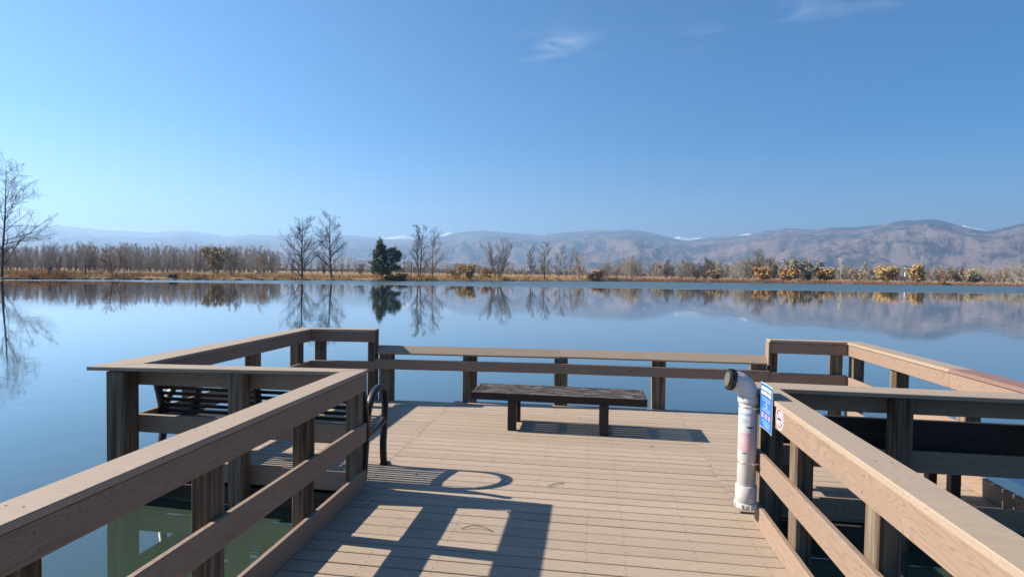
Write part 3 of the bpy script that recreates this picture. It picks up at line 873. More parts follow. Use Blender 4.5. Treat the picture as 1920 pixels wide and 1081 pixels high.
def children(P, Rr, nc, ratio, ang, upb, t0=.2, t1=.98, m=4, fall=.5, rscale=.62, rmin=.004, wob=.08, minlen=0):
    n, mp_, _ = P.shape
    L = np.linalg.norm(np.diff(P, axis=1), axis=2).sum(1)
    t = np.clip(np.linspace(t0, t1, nc)[None, :] + rng.uniform(-.5, .5, (n, nc)) * (t1 - t0) / nc, .02, .999)
    s = t * (mp_ - 1); i0 = np.minimum(s.astype(int), mp_ - 2); fr_ = (s - i0)[..., None]
    ni = np.arange(n)[:, None]
    p = P[ni, i0] * (1 - fr_) + P[ni, i0 + 1] * fr_
    T = P[ni, i0 + 1] - P[ni, i0]; T /= np.linalg.norm(T, axis=2, keepdims=True) + 1e-9
    r = Rr[ni, i0] * (1 - fr_[..., 0]) + Rr[ni, i0 + 1] * fr_[..., 0]
    q = rng.normal(size=(n, nc, 3)); q -= T * np.sum(q * T, axis=2, keepdims=True); q /= np.linalg.norm(q, axis=2, keepdims=True) + 1e-9
    a = ang * rng.uniform(.7, 1.3, (n, nc, 1))
    d = np.cos(a) * T + np.sin(a) * q
    d[..., 2] += upb * rng.uniform(.5, 1.2, (n, nc)); d /= np.linalg.norm(d, axis=2, keepdims=True)
    ln_ = np.maximum(L[:, None] * ratio * (1 - fall * t) * rng.uniform(.65, 1.2, (n, nc)), minlen)
    d = d.reshape(-1, 3); ln_ = ln_.reshape(-1); p = p.reshape(-1, 3); r = r.reshape(-1)
    pts = [p]; cur = d.copy()
    for j in range(m - 1):
        cur = cur + rng.normal(size=cur.shape) * wob; cur[:, 2] += upb * .18
        cur /= np.linalg.norm(cur, axis=1, keepdims=True)
        pts.append(pts[-1] + cur * (ln_ / (m - 1))[:, None])
    r0 = np.maximum(np.minimum(r * rscale, ln_ * .02), rmin)
    tp = np.linspace(1, .35, m)
    return np.stack(pts, 1), np.maximum(r0[:, None] * tp[None, :], rmin * .7)
def stems(H, n, r, lean, wob=.03, m=8, base=.15):
    a = rng.uniform(0, 2*np.pi, n); le = rng.uniform(.2, 1, n) * lean
    d = np.stack([np.cos(a) * np.sin(le), np.sin(a) * np.sin(le), np.cos(le)], 1)
    p = np.stack([np.cos(a) * base * (n > 1), np.sin(a) * base * (n > 1), np.full(n, -.25)], 1)
    pts = [p]; cur = d
    ln_ = H * rng.uniform(.82, 1.0, n) if n > 1 else np.array([H])
    for j in range(m - 1):
        cur = cur + rng.normal(size=cur.shape) * wob; cur[:, 2] += .05; cur /= np.linalg.norm(cur, axis=1, keepdims=True)
        pts.append(pts[-1] + cur * (ln_ / (m - 1))[:, None])
    tp = np.linspace(1, .06, m) ** .85
    return np.stack(pts, 1), r * tp[None, :] * rng.uniform(.75, 1, (n, 1))
def bare_tree(H, nstem=1, r=None, lean=.1, nb=(26, 7, 6, 3), ratio=(.42, .5, .5, .5), ang=(.85, .7, .7, .7), upb=(.12, .1, .08, .08), t0=.2, rmin=.012, fall=.58):
    r = r or H * .014
    P0, R0 = stems(H, nstem, r, lean)
    P1, R1 = children(P0, R0, nb[0], ratio[0], ang[0], upb[0], t0, .97, 6, fall, .55, rmin * 1.6, .07)
    P2, R2 = children(P1, R1, nb[1], ratio[1], ang[1], upb[1], .25, .98, 4, .35, .6, rmin * 1.15, .10)
    P3, R3 = children(P2, R2, nb[2], ratio[2], ang[2], upb[2], .2, 1, 3, .3, .6, rmin, .12)
    lv = [(P1, R1, 4), (P2, R2, 3), (P3, R3, 3)]
    if nb[3]:
        P4, R4 = children(P3, R3, nb[3], ratio[3], ang[3], upb[3], .25, 1, 2, .3, .7, rmin * .8, .1)
        lv.append((P4, R4, 3))
    tv_, tf_ = tubes(P0, R0, 7)
    cv, cf_, o_ = [], [], 0
    for P, Q, k in lv:
        v, f = tubes(P, Q, k); cv.append(v); cf_.append(f + o_); o_ += len(v)
    return np_mesh('trunk', tv_, tf_, True), np_mesh('crown', np.concatenate(cv), np.concatenate(cf_)), P2
def leaves(P, n, size, spread):
    """small folded leaf-spray faces around points"""
    base = P.reshape(-1, 3)[rng.integers(0, P.shape[0] * P.shape[1], n)] + rng.normal(size=(n, 3)) * spread
    a = rng.normal(size=(n, 3)); a /= np.linalg.norm(a, axis=1, keepdims=True)
    b = rng.normal(size=(n, 3)); b -= a * np.sum(a*b, axis=1, keepdims=True); b /= np.linalg.norm(b, axis=1, keepdims=True)
    s = size * rng.uniform(.5, 1.2, (n, 1))
    v = np.stack([base - a*s, base + b*s*.55, base + a*s, base - b*s*.5], 1).reshape(-1, 3)
    return np_mesh('leaves', v, np.arange(n * 4).reshape(n, 4))
def plant(name, loc, label, cat, parts, rot=0, group=None, scale=(1, 1, 1)):
    t_ = thing(name, loc, label, cat, group)
    t_.rotation_euler = (0, 0, rot); t_.scale = scale
    for nm, me, mat in parts:
        o = bpy.data.objects.new(nm, me); COL.objects.link(o)
        if not me.materials: me.materials.append(mat)
        o.parent = t_
    return t_
def copy_plant(src, loc, rot, scale, label, group):
    t_ = src.copy(); COL.objects.link(t_)
    t_.location = loc; t_.rotation_euler = (0, 0, rot); t_.scale = scale
    t_['label'] = label; t_['group'] = group
    for ch in src.children:
        c = ch.copy(); COL.objects.link(c); c.parent = t_
    return t_
def cosu(u): return math.cos(math.atan((u - CX) / FPX))
def hgt_of(u, r, vtop, gz): return EYE + (horizon_v(u) - vtop) * r / FPX * cosu(u) - gz

def front_tree(u, off, vtop, label, bk='bark_dark', **kw):
    r = shore_r(azim(u)) + off; p = at(u, r)
    H = hgt_of(u, r, vtop, p.z)
    kw2 = dict(kw); hscale = kw2.pop('hs', .93)
    tr, cr_, _ = bare_tree(H * hscale, **kw2)
    return plant('bare_tree', p, label, 'tree', [('trunk', tr, M[bk]), ('crown', cr_, M[bk])], rng.uniform(0, 6))

front_tree(3, 1.5, 284, 'tall bare tree with spreading limbs at the left edge of the picture', hs=.86, r=.22, nb=(26, 7, 6, 3), ratio=(.44, .5, .5, .5), ang=(1.05, .65, .7, .7), upb=(.18, .15, .1, .1), t0=.12, rmin=.013, fall=.55)
front_tree(566, 1.2, 404, 'bare fan-shaped tree with a dark trunk, left one of the pair at the water', r=.30, nb=(34, 8, 6, 3), ratio=(.52, .42, .5, .5), ang=(.95, .6, .65, .7), upb=(.08, .1, .08, .08), t0=.06, fall=.62)
front_tree(622, 4, 399, 'bare tree with a straight dark trunk, right one of the pair at the water', r=.26, nb=(28, 8, 6, 3), ratio=(.42, .45, .5, .5), ang=(.92, .6, .65, .7), upb=(.08, .1, .08, .08), t0=.17, fall=.55)
front_tree(786, 2, 409, 'tallest bare tree right of the juniper, with two close trunks', nstem=2, r=.24, lean=.09, nb=(18, 8, 6, 3), ratio=(.36, .48, .5, .5), ang=(.8, .6, .65, .7), upb=(.12, .1, .1, .1), t0=.2, bk='bark_grey')
front_tree(811, 3, 430, 'slim bare tree just right of the tallest two-trunked one', r=.20, nb=(22, 7, 6, 3), ratio=(.42, .48, .5, .5), ang=(.85, .6, .65, .7), upb=(.12, .1, .1, .1), bk='bark_grey')
front_tree(757, 6, 476, 'thin young bare tree between the juniper and the two-trunked tree', r=.06, nb=(14, 6, 5, 2), bk='bark_grey')
front_tree(933, 3, 444, 'many-stemmed bare tree with a broad fan crown right of the gold bush', nstem=11, r=.11, lean=.62, nb=(9, 7, 5, 3), ratio=(.34, .5, .5, .5), ang=(.55, .6, .65, .7), upb=(.3, .2, .1, .1), t0=.25, bk='bark_grey')
front_tree(994, 4, 456, 'bare tree with two thin stems, leftmost of the bare row right of centre', nstem=2, r=.13, lean=.12, nb=(14, 7, 6, 3), ratio=(.36, .48, .5, .5), ang=(.7, .6, .65, .7), bk='bark_grey')
front_tree(1021, 2, 451, 'bare tree with the thickest dark trunk in the row right of centre', r=.22, nb=(22, 7, 6, 3), ratio=(.38, .48, .5, .5), ang=(.75, .6, .65, .7), bk='bark_dark')
front_tree(1049, 5, 461, 'spreading bare tree right of the thick dark trunk', r=.16, nb=(22, 7, 6, 3), ratio=(.45, .48, .5, .5), ang=(.85, .6, .65, .7), bk='bark_grey')
front_tree(1066, 8, 466, 'narrow pale bare tree at the right end of the bare row', r=.12, nb=(18, 7, 6, 3), ratio=(.32, .48, .5, .5), ang=(.6, .6, .65, .7), bk='bark_pale')
front_tree(1086, 6, 468, 'pale many-stemmed bare tree ending the row right of centre', nstem=8, r=.09, lean=.34, nb=(9, 7, 5, 3), ratio=(.3, .5, .5, .5), ang=(.5, .6, .65, .7), bk='bark_straw')
front_tree(212, 2, 452, 'leaning reddish bare tree on the left shore beside the sign post', nstem=3, r=.10, lean=.45, nb=(10, 6, 5, 3), ratio=(.4, .5, .5, .5), bk='bark_red')
front_tree(436, 6, 463, 'low spreading bare tree right of the yellow willow on the left shore', nstem=4, r=.09, lean=.5, nb=(11, 7, 5, 3), ratio=(.42, .5, .5, .5), bk='bark_grey')
front_tree(494, 9, 462, 'small round bare tree with a tawny crown left of the tree pair', nstem=2, r=.11, lean=.35, nb=(14, 7, 6, 3), ratio=(.48, .5, .5, .5), bk='bark_straw')
front_tree(676, 40, 486, 'low grey bare shrub left of the juniper', nstem=7, r=.07, lean=.7, nb=(8, 6, 5, 2), bk='bark_grey')

def bush(u, off, vtop, wpx, label, leaf_m, n=2600, bk='bark_grey', name='leafy_bush', cat='bush', nst=9, lean=.5, sz=.20, hs=.86):
    r = shore_r(azim(u)) + off; p = at(u, r); H = hgt_of(u, r, vtop, p.z)
    tr, cr_, P2 = bare_tree(H * hs, nst, H * .012, lean, (8, 6, 4, 0), (.32, .5, .5, .5), (.6, .6, .7, .7), (.25, .15, .1, .1), .2)
    w = wpx * r * cosu(u) / FPX
    ex_ = np.percentile(np.abs(P2[:, -1, :2]), 92) * 2
    s = .9 * w / max(ex_, .1)
    parts = [('trunk', tr, M[bk]), ('crown', cr_, M[bk])]
    if n: parts.append(('foliage', leaves(P2, n, sz, sz * .7), M[leaf_m]))
    return plant(name, p, label, cat, parts, rng.uniform(0, 6), scale=(s, s, 1))
bush(877, 2, 489, 26, 'round gold bush with dark lower stems at the water right of centre', 'leaf_gold', 2000)
bush(1120, 5, 502, 18, 'small orange bush at the point where the reeds begin', 'leaf_orange', 1300, sz=.22)
bush(1107, 3, 508, 18, 'dark leafless bush left of the small orange one', 'leaf_olive', 250, bk='bark_dark')
bush(404, 45, 456, 36, 'tall yellow willow rising from the grey wood on the left', 'leaf_straw', 2600, name='willow_tree', cat='tree', sz=.26)
bush(856, 12, 489, 38, 'low straw-coloured shrub left of the gold bush', 'leaf_straw', 500, bk='bark_straw')
bush(915, 8, 497, 24, 'orange-brown shrub at the foot of the many-stemmed tree', 'leaf_orange', 700, bk='bark_red')
bush(742, 1, 508, 46, 'rusty red thicket at the foot of the juniper', 'leaf_orange', 900, bk='bark_red', lean=.8)
bush(1432, 14, 497, 30, 'orange-gold bush, left one of the pair below the tall grey tree', 'leaf_orange', 2200, sz=.3)
bush(1474, 16, 499, 30, 'orange bush, right one of the pair below the tall grey tree', 'leaf_orange', 1500, sz=.3)
bush(1478, 10, 505, 22, 'low rust bush in front of the round olive tree', 'leaf_orange', 900, bk='bark_red', sz=.28)
bush(1503, 30, 481, 52, 'large round olive-grey tree on the right shore', 'leaf_olive', 2000, name='round_tree', cat='tree', nst=6, sz=.34)
bush(1548, 26, 499, 26, 'golden tree right of the round olive-grey one', 'leaf_gold', 2000, name='golden_tree', cat='tree', sz=.3)
bush(1662, 14, 497, 36, 'broad golden bush on the right shore left of the white dead trunk', 'leaf_gold', 2600, sz=.32)
bush(1722, 12, 492, 28, 'tall golden bush right of the white dead trunk', 'leaf_gold', 2800, sz=.34)
bush(1768, 26, 494, 32, 'pinkish grey rounded shrub right of the tall golden bush', 'leaf_straw', 300, bk='bark_red')
bush(1808, 20, 500, 26, 'straw shrub with a few yellow leaves left of the dark one', 'leaf_straw', 700, bk='bark_straw', sz=.3)
bush(1826, 16, 511, 22, 'dark grey low shrub near the right end of the shore', 'leaf_olive', 400, bk='bark_dark', sz=.3)
bush(1610, 20, 500, 26, 'straw-yellow shrub left of the broad golden bush', 'leaf_straw', 600, bk='bark_straw', sz=.3)
bush(1340, 24, 499, 22, 'small yellow-brown tree in the grey belt left of the orange bushes', 'leaf_straw', 700, bk='bark_grey', sz=.3)

def juniper(u, off, vtop, wpx, label, lobes, ntuft, mat, tl=.42, name='juniper_tree', cat='tree'):
    r = shore_r(azim(u)) + off; p = at(u, r); H = hgt_of(u, r, vtop, p.z); w = wpx * r * cosu(u) / FPX
    tr, cr_, P2 = bare_tree(H * .8, 2, H * .028, .25, (10, 5, 4, 0), (.4, .5, .5, .5), (.9, .7, .7, .7), (.2, .1, .1, .1), .15)
    pts = []
    side_ = Vector((math.sin(azim(u)), -math.cos(azim(u)), 0))
    dep = Vector((math.cos(azim(u)), math.sin(azim(u)), 0))
    for (lx, lz, sx_, sz_, k) in lobes:
        q = rng.normal(size=(int(ntuft * k), 3)); q /= np.linalg.norm(q, axis=1, keepdims=True); q *= rng.uniform(.35, 1, (len(q), 1)) ** .5
        q *= (1 + .55 * np.sin(q[:, :1] * 6 + lx * 9) * np.cos(q[:, 2:] * 5 + lz * 7))
        c = np.array(side_) * lx * w + np.array([0, 0, lz * H])
        pts.append(c + q[:, :1] * np.array(side_) * sx_ * w + q[:, 1:2] * np.array(dep) * sx_ * w * .9 + q[:, 2:] * np.array([0, 0, 1]) * sz_ * H)
    pts = np.concatenate(pts); n = len(pts)
    out = rng.normal(size=(n, 5, 3)); out[..., 2] += .5; out /= np.linalg.norm(out, axis=2, keepdims=True)
    sd = np.cross(out, rng.normal(size=(n, 5, 3))); sd /= np.linalg.norm(sd, axis=2, keepdims=True)
    c = pts[:, None, :]; ln_ = tl * rng.uniform(.6, 1.2, (n, 5, 1))
    v = np.stack([np.broadcast_to(c, out.shape) - sd * .06, np.broadcast_to(c, out.shape) + sd * .06, c + out * ln_], 2).reshape(-1, 3)
    fo = np_mesh('needles', v, np.arange(len(v)).reshape(-1, 3))
    return plant(name, p, label, cat, [('trunk', tr, M['bark_dark']), ('crown', cr_, M['bark_dark']), ('foliage', fo, M[mat])])
juniper(724, 1.6, 446, 60, 'dark green juniper with two lobes at the water left of centre',
        [(-.20, .86, .09, .12, .09), (-.16, .74, .15, .10, .14), (-.28, .60, .16, .12, .16), (-.05, .58, .13, .10, .12), (.18, .66, .17, .11, .16), (.36, .60, .15, .09, .13), (.28, .48, .20, .08, .14), (-.30, .40, .18, .12, .16), (-.05, .38, .20, .14, .18), (.16, .30, .15, .10, .10), (-.30, .22, .16, .12, .12), (-.02, .17, .18, .12, .14), (.33, .28, .14, .06, .06)], 1150, 'needle', .62)
juniper(1516, 10, 513, 12, 'small black-green conifer in front of the round olive tree', [(0, .55, .45, .45, 1)], 400, 'needle_dark', .3)
juniper(1537, 26, 512, 8, 'tiny dark conifer under the golden tree', [(0, .55, .45, .45, 1)], 260, 'needle_dark', .3)

# belts of look-alike bare trees: a few grown once, then copied
def variant(H, bk, **kw):
    tr, cr_, P2 = bare_tree(H, **kw); return tr, cr_, H
LEFTV = [variant(8, 'bark_grey', nstem=s, r=.105, lean=l, nb=(12, 6, 4, 2), ratio=(.34, .5, .5, .5), ang=(.55, .6, .65, .7), upb=(.22, .18, .12, .1), t0=.05, rmin=.013) for s, l in ((3, .16), (5, .3), (4, .2), (6, .34), (4, .28))]
RIGHTV = [variant(7, 'bark_pale', nstem=s, r=.11, lean=l, nb=(11, 7, 5, 3), ratio=(.42, .5, .5, .5), ang=(.75, .65, .65, .7), upb=(.25, .15, .1, .1), t0=.12, rmin=.022) for s, l in ((4, .5), (6, .6), (5, .7), (3, .4), (7, .75))]
def belt(us_, offs, vtops, variants, mats, name, labels, group, places=((9999, ''),)):
    base = {}
    for u in us_:
        off = rng.uniform(*offs); r = shore_r(azim(u)) + off; p = at(u, r)
        H = max(1.6, hgt_of(u, r, float(np.interp(u, [a for a, _ in vtops], [b for _, b in vtops])) + rng.uniform(-5, 9), p.z))
        vi = int(rng.integers(0, len(variants))); mi = int(rng.integers(0, len(mats)))
        tr, cr_, H0 = variants[vi]
        pl = next(t_ for lim, t_ in places if u < lim)
        lab, grp = labels[mi] + pl, group[mi] + pl
        s = H / H0; sw_ = s * rng.uniform(.8, 1.25)
        if (vi, mi) not in base:
            me1, me2 = tr.copy(), cr_.copy(); me1.materials.clear(); me2.materials.clear()
            base[(vi, mi)] = plant(name, p, lab, 'tree', [('trunk', me1, M[mats[mi]]), ('crown', me2, M[mats[mi]])], rng.uniform(0, 6), grp, (sw_, sw_, s))
        else:
            copy_plant(base[(vi, mi)], p, rng.uniform(0, 6), (sw_, sw_, s), lab, grp)
belt(list(np.linspace(-60, 520, 135) + rng.uniform(-3, 3, 135)), (55, 120), [(-60, 466), (60, 462), (150, 458), (300, 459), (400, 462), (520, 468)], LEFTV, ['bark_wood', 'bark_mid', 'bark_mid', 'bark_rust'],
     'woodland_tree', ['slender dark grey bare tree in the left wood'] + ['slender light grey bare tree in the left wood'] * 2 + ['slender reddish bare tree in the left wood'], ['dark grey trees of the left wood'] + ['light grey trees of the left wood'] * 2 + ['reddish trees of the left wood'],
     ((205, ', left of the leaning reddish tree'), (404, ', between leaning tree and yellow willow'), (999, ', right of the yellow willow')))
belt(list(np.linspace(525, 700, 16)), (70, 140), [(520, 474), (640, 482), (700, 490)], LEFTV, ['bark_grey', 'bark_straw'],
     'woodland_tree', ['low grey bare tree behind the pair of dark-trunked trees', 'low straw-coloured bare tree behind the pair of dark-trunked trees'], ['grey trees behind the pair', 'straw trees behind the pair'])
belt(list(np.linspace(735, 1105, 26)), (45, 130), [(735, 492), (1105, 500)], RIGHTV, ['bark_pale', 'bark_straw'],
     'scrub_tree', ['low pale scrub tree behind the bare row at the middle of the far shore', 'low straw scrub tree behind the bare row at the middle of the far shore'], ['pale scrub mid shore', 'straw scrub mid shore'])
belt(list(np.linspace(1128, 1960, 96) + rng.uniform(-4, 4, 96)), (28, 95), [(1128, 498), (1160, 486), (1200, 485), (1240, 492), (1320, 489), (1380, 490), (1440, 486), (1560, 496), (1700, 500), (1800, 503), (1880, 498), (1960, 490)], RIGHTV, ['bark_pale', 'bark_pale', 'bark_straw', 'bark_grey'],
     'scrub_tree', ['pale grey bare tree in the right shore belt'] * 2 + ['straw-coloured bare tree in the right shore belt', 'dark grey bare tree in the right shore belt'], ['pale trees of the right belt'] * 2 + ['straw trees of the right belt', 'dark trees of the right belt'],
     ((1425, ', left of its tallest tree'), (1660, ', between tallest tree and broad golden bush'), (9999, ', right of the broad golden bush')))
front_tree(1180, 26, 480, 'spreading bare tree standing tall at the left end of the right belt', nstem=3, r=.16, lean=.4, nb=(14, 7, 5, 3), ratio=(.45, .5, .5, .5), bk='bark_pale', rmin=.02)
front_tree(1425, 24, 464, 'tallest grey bare tree of the right belt, above the orange bushes', nstem=2, r=.20, lean=.28, nb=(20, 7, 6, 3), ratio=(.42, .5, .5, .5), bk='bark_grey', rmin=.02)
front_tree(1576, 16, 478, 'slim bare tree with a white trunk on the right shore', r=.16, nb=(20, 6, 5, 2), ratio=(.3, .5, .5, .5), bk='bark_white', t0=.4, rmin=.016)
front_tree(1905, 18, 488, 'large grey bare tree at the right edge of the far shore', nstem=4, r=.18, lean=.55, nb=(14, 7, 5, 3), ratio=(.45, .5, .5, .5), bk='bark_pale', rmin=.022)

# white dead trunk leaning on the right shore
p = at(1697, shore_r(azim(1697)) + 12)
dt = thing('dead_tree', p, 'broken white dead trunk with a leaning limb between the golden bushes', 'tree')
add('trunk', sweep_mesh('trunk', [(p.x, p.y, p.z - .2), (p.x, p.y, p.z + 2.6), (p.x - .1, p.y, p.z + 4.4)], circ(.22, 7)), M['bark_white'], dt)
sd_ = Vector((math.sin(azim(1697)), -math.cos(azim(1697)), 0))
add('limb', sweep_mesh('limb', [p + sd_ * 1.9 + Vector((0, 0, -.1)), p + sd_ * .9 + Vector((0, 0, 1.1)), p + Vector((0, 0, 2.2))], circ(.15, 6)), M['bark_white'], dt)

# ------------------------------------------------------------------ dry grass, reeds, far wood (uncountable)
def blades(name, u0, u1, n, d0, d1, h0, h1, w, mat, label, clump=None, lean=.25):
    u = rng.uniform(u0, u1, n); d = d0 + (d1 - d0) * rng.uniform(0, 1, n) ** 1.4
    pts = np.empty((n, 3)); hh = rng.uniform(h0, h1, n)
    for i in range(n):
        r = shore_r(azim(u[i])) + d[i]; th = azim(u[i]); x, y = r*math.cos(th), r*math.sin(th)
        pts[i] = (x, y, ground_z(x, y) - .05)
        if clump: hh[i] *= clump(u[i], d[i], x, y)
    a = rng.uniform(0, 2*np.pi, n); wd = np.stack([np.cos(a), np.sin(a), np.zeros(n)], 1) * (w * rng.uniform(.6, 1.3, n))[:, None]
    tipv = pts + np.stack([rng.normal(size=n) * lean * hh, rng.normal(size=n) * lean * hh, hh], 1)
    v = np.stack([pts - wd, pts + wd, tipv], 1).reshape(-1, 3)
    o = add(name, np_mesh(name, v, np.arange(n*3).reshape(n, 3)), M[mat]); return setp(o, label, kind='stuff')
def cl(u, d, x, y):
    n = mnoise.noise(Vector((x * .22, y * .22, 9))) + .5
    k = max(.25, n * 1.5)
    if u < 150: k *= 1.0 + 1.1 * max(0, 1 - abs(u - 70) / 80)
    return k
blades('dry_grass', -80, 720, 26000, -.2, 40, .22, .72, .05, 'grass', 'tawny dry grass along the left bank', cl, .3)
blades('dry_grass', 700, 1125, 15000, -.2, 34, .35, 1.1, .06, 'grass', 'tan dry grass along the middle of the far bank', cl, .3)
blades('reeds', 1105, 2050, 22000, -1.0, 7, .7, 1.35, .05, 'reed', 'brown reed band along the right shore', lambda u, d, x, y: .85 + .3 * mnoise.noise(Vector((x*.06, y*.06, 2))), .12)
blades('meadow_grass', 1105, 2050, 9000, 8, 60, .3, .8, .07, 'grass', 'pale meadow grass behind the reeds', None, .3)
# distant wood at the foot of the hills
n = 9000
u = rng.uniform(-300, 2300, n); r = rng.uniform(500, 2400, n)
cx_ = np.array([math.cos(azim(a)) for a in u]); sy_ = np.array([math.sin(azim(a)) for a in u])
base = np.stack([cx_*r, sy_*r, np.full(n, .5)], 1)
hh = rng.uniform(3, 8.5, n) * (1 - .35 * (u < 700))
k = 4
q = rng.normal(size=(n, k, 3)) * np.array([1.6, 1.6, 0]); q[..., 2] = 0
b0 = base[:, None, :] + q * .35
tp_ = base[:, None, :] + q + np.stack([np.zeros((n, k)), np.zeros((n, k)), hh[:, None] * rng.uniform(.5, 1, (n, k))], -1)
wd = rng.normal(size=(n, k, 3)); wd[..., 2] = 0; wd /= np.linalg.norm(wd, axis=2, keepdims=True); wd *= .9
v = np.stack([b0 - wd * .3, (b0 + tp_) / 2 + wd, tp_, (b0 + tp_) / 2 - wd], 2).reshape(-1, 3)
o = add('distant_wood', np_mesh('wood', v, np.arange(len(v)).reshape(-1, 4)), bark('far_wood', (.15, .125, .10))); setp(o, 'hazy far-off wood at the foot of the hills', kind='stuff')

# ------------------------------------------------------------------ small things on the shore
def rock_mesh(seed):
    random.seed(seed); v, f = [], []
    nlat, nlon = 5, 8
    for i in range(nlat + 1):
        for j in range(nlon):
            a, b = math.pi * i / nlat, 2 * math.pi * j / nlon
            p_ = Vector((math.sin(a)*math.cos(b), math.sin(a)*math.sin(b), math.cos(a)))
            k_ = 1 + .35 * mnoise.noise(p_ * 1.7 + Vector((seed * 3.1, 0, 0)))
            v.append(p_ * k_)
    for i in range(nlat):
        for j in range(nlon): f.append((i*nlon+j, i*nlon+(j+1) % nlon, (i+1)*nlon+(j+1) % nlon, (i+1)*nlon+j))
    return mesh('rock', v, f)
RK = [rock_mesh(s) for s in range(4)]
for i, uu in enumerate(list(np.linspace(14, 700, 30)) + list(np.linspace(760, 1100, 14))):
    uu += rng.uniform(-10, 10); r = shore_r(azim(uu)) + rng.uniform(-.6, .6)
    p = at(uu, r); p.z = WATER + .06
    o = add('shore_rock', RK[i % 4], M['rock'], None, p); s = rng.uniform(.16, .38); o.scale = (s * 1.9, s * 1.3, s * .6); o.rotation_euler = (0, 0, rng.uniform(0, 6))
    left = uu < 730
    w_ = 'left' if uu < 322 else 'right'
    setp(o, 'dark rock at the left bank waterline, %s of the flat boulder' % w_ if left else 'dark rock at the waterline below the bare row', 'rock', ('waterline rocks %s of the boulder' % w_) if left else 'waterline rocks, middle bank')
p = at(322, shore_r(azim(322)) + 2.5); o = add('boulder', RK[1], M['rock'], None, p + Vector((0, 0, .15))); o.scale = (1.1, .9, .5); setp(o, 'dark flat boulder on the left bank below the grey wood', 'boulder')

def shore_pole(u, off, v0, v1, rad, label, name='pole', board_=False):
    r = shore_r(azim(u)) + off; p = at(u, r); H = hgt_of(u, r, v0, p.z)
    if not board_:
        o = add(name, sweep_mesh(name, [(0, 0, -.2), (0, 0, H - .03), (0, 0, H)], [(a, b) for a, b in circ(rad, 8)]), M['pole'], None, p); return setp(o, label, 'post')
    t_ = thing(name, p, label, 'sign')
    add('post', sweep_mesh('post', [(p.x, p.y, p.z - .2), (p.x, p.y, p.z + H)], circ(rad, 8)), M['pole'], t_)
    d = Vector((math.cos(azim(u)), math.sin(azim(u)), 0)); s_ = Vector((-d.y, d.x, 0)); c = p + Vector((0, 0, H - .25)) - d * (rad + .02)
    board('sign_panel', t_, M['bark_pale'], c - s_ * .2, c + s_ * .2, .3, .02, up=d)
    return t_
shore_pole(160, 8, 496, 511, .09, 'dark wooden post on the left bank')
shore_pole(234, 6, 497, 515, .06, 'thin sign post with a small pale board on the left bank', 'sign_post', True)
shore_pole(771, 2, 492, 522, .10, 'dark bare pole left of the two-trunked tree')

# picnic shelter far behind the left shore
p = at(693, 330); sh = thing('shelter', p, 'small shelter with a blue-grey pyramid roof behind the left shore', 'shelter')
zr = p.z + 2.2
rv = [(p.x-2.2, p.y-2.2, zr), (p.x+2.2, p.y-2.2, zr), (p.x+2.2, p.y+2.2, zr), (p.x-2.2, p.y+2.2, zr), (p.x, p.y, zr+2.0)]
add('roof', mesh('roof', rv, [(0, 1, 4), (1, 2, 4), (2, 3, 4), (3, 0, 4), (3, 2, 1, 0)]), M['roof_blue'], sh)
for a in (-1.8, 1.8):
    for b in (-1.8, 1.8): add('post', sweep_mesh('post', [(p.x+a, p.y+b, p.z-.2), (p.x+a, p.y+b, zr + .2)], circ(.09, 6)), M['pole'], sh)

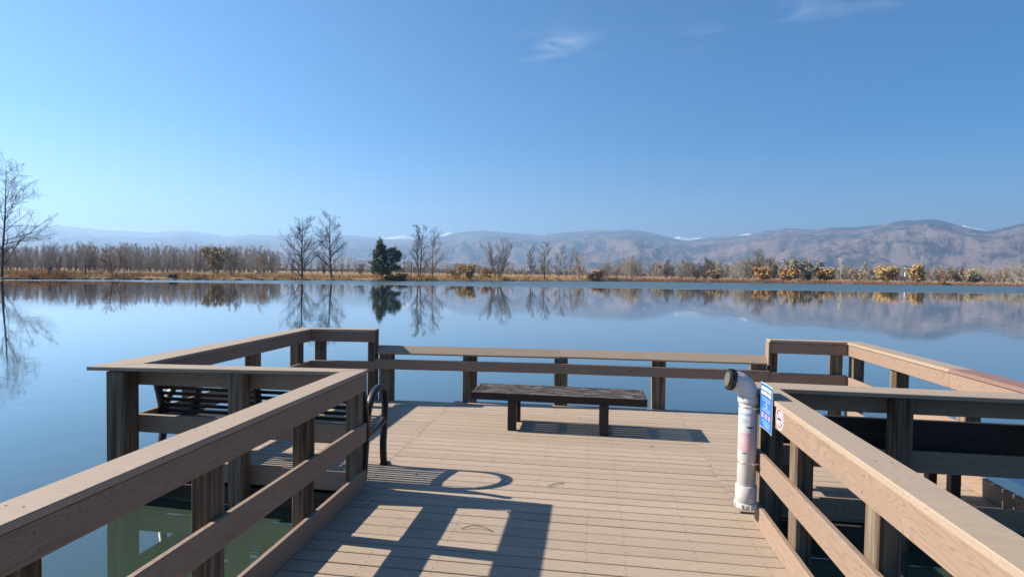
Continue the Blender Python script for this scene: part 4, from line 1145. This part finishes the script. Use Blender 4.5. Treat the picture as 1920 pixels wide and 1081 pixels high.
# a person standing in the grass on the left bank
t = NT('outdoor_clothes')
tcn = t.n.new('ShaderNodeTexCoord'); sp = t.n.new('ShaderNodeSeparateXYZ'); t.l.new(tcn.outputs['Object'], sp.inputs[0])
f = t.math('DIVIDE', sp.outputs[2], 1.8)
rp = t.ramp(f, [(0, (.02, .02, .025)), (.50, (.03, .10, .20)), (.835, (.42, .26, .19)), (.925, (.025, .022, .03))])
for nd in t.n:
    if nd.type == 'VALTORGB': nd.color_ramp.interpolation = 'CONSTANT'
M['clothes'] = t.out(rp, .8, .2)
def person(loc, rz, label):
    J = [(0, 0, .95, .135), (0, 0, 1.15, .13), (0, 0, 1.38, .155), (0, 0, 1.50, .06), (0, .01, 1.62, .092), (0, .01, 1.72, .075),
         (.09, 0, .88, .085), (.10, .02, .50, .06), (.10, -.01, .08, .045), (.10, .12, .04, .04),
         (-.09, 0, .88, .085), (-.10, .02, .50, .06), (-.10, -.01, .08, .045), (-.10, .12, .04, .04),
         (.19, 0, 1.40, .065), (.25, .03, 1.15, .05), (.20, .22, 1.05, .038), (.17, .30, 1.06, .035),
         (-.19, 0, 1.40, .065), (-.25, .03, 1.15, .05), (-.20, .22, 1.05, .038), (-.17, .30, 1.06, .035)]
    E_ = [(0, 1), (1, 2), (2, 3), (3, 4), (4, 5), (0, 6), (6, 7), (7, 8), (8, 9), (0, 10), (10, 11), (11, 12), (12, 13), (2, 14), (14, 15), (15, 16), (16, 17), (2, 18), (18, 19), (19, 20), (20, 21)]
    me = bpy.data.meshes.new('person'); me.from_pydata([j[:3] for j in J], E_, []); me.update()
    o = add('person', me, M['clothes'], None, loc); o.rotation_euler = (0, 0, rz)
    sk = o.modifiers.new('skin', 'SKIN'); ss = o.modifiers.new('subsurf', 'SUBSURF'); ss.levels = ss.render_levels = 2
    for i, j in enumerate(J):
        o.data.skin_vertices[0].data[i].radius = (j[3], j[3])
        o.data.skin_vertices[0].data[i].use_root = (i == 0)
    return setp(o, label, 'person')
person(at(93, shore_r(azim(93)) + 6), R(200), 'person in a dark blue jacket standing in the tall grass on the left bank')

# ------------------------------------------------------------------ haze between here and the hills
hx = 64000; hz0, hz1 = -6, 1320
hv = [(x, y, z) for z in (hz0, hz1) for x, y in ((-hx, -hx), (hx, -hx), (hx, hx), (-hx, hx))]
me = mesh('haze', hv, [(3, 2, 1, 0), (4, 5, 6, 7), (0, 1, 5, 4), (1, 2, 6, 5), (2, 3, 7, 6), (3, 0, 4, 7)])
hm = bpy.data.materials.new('haze'); hm.use_nodes = True
hn = hm.node_tree.nodes; hn.clear()
ho = hn.new('ShaderNodeOutputMaterial'); pv = hn.new('ShaderNodeVolumePrincipled')
pv.inputs['Color'].default_value = (.40, .64, 1.0, 1); pv.inputs['Density'].default_value = HAZE_DENSITY; pv.inputs['Anisotropy'].default_value = .32
hm.node_tree.links.new(pv.outputs[0], ho.inputs['Volume'])
o = add('haze', me, hm); setp(o, 'thin blue autumn haze over the whole valley', kind='stuff')
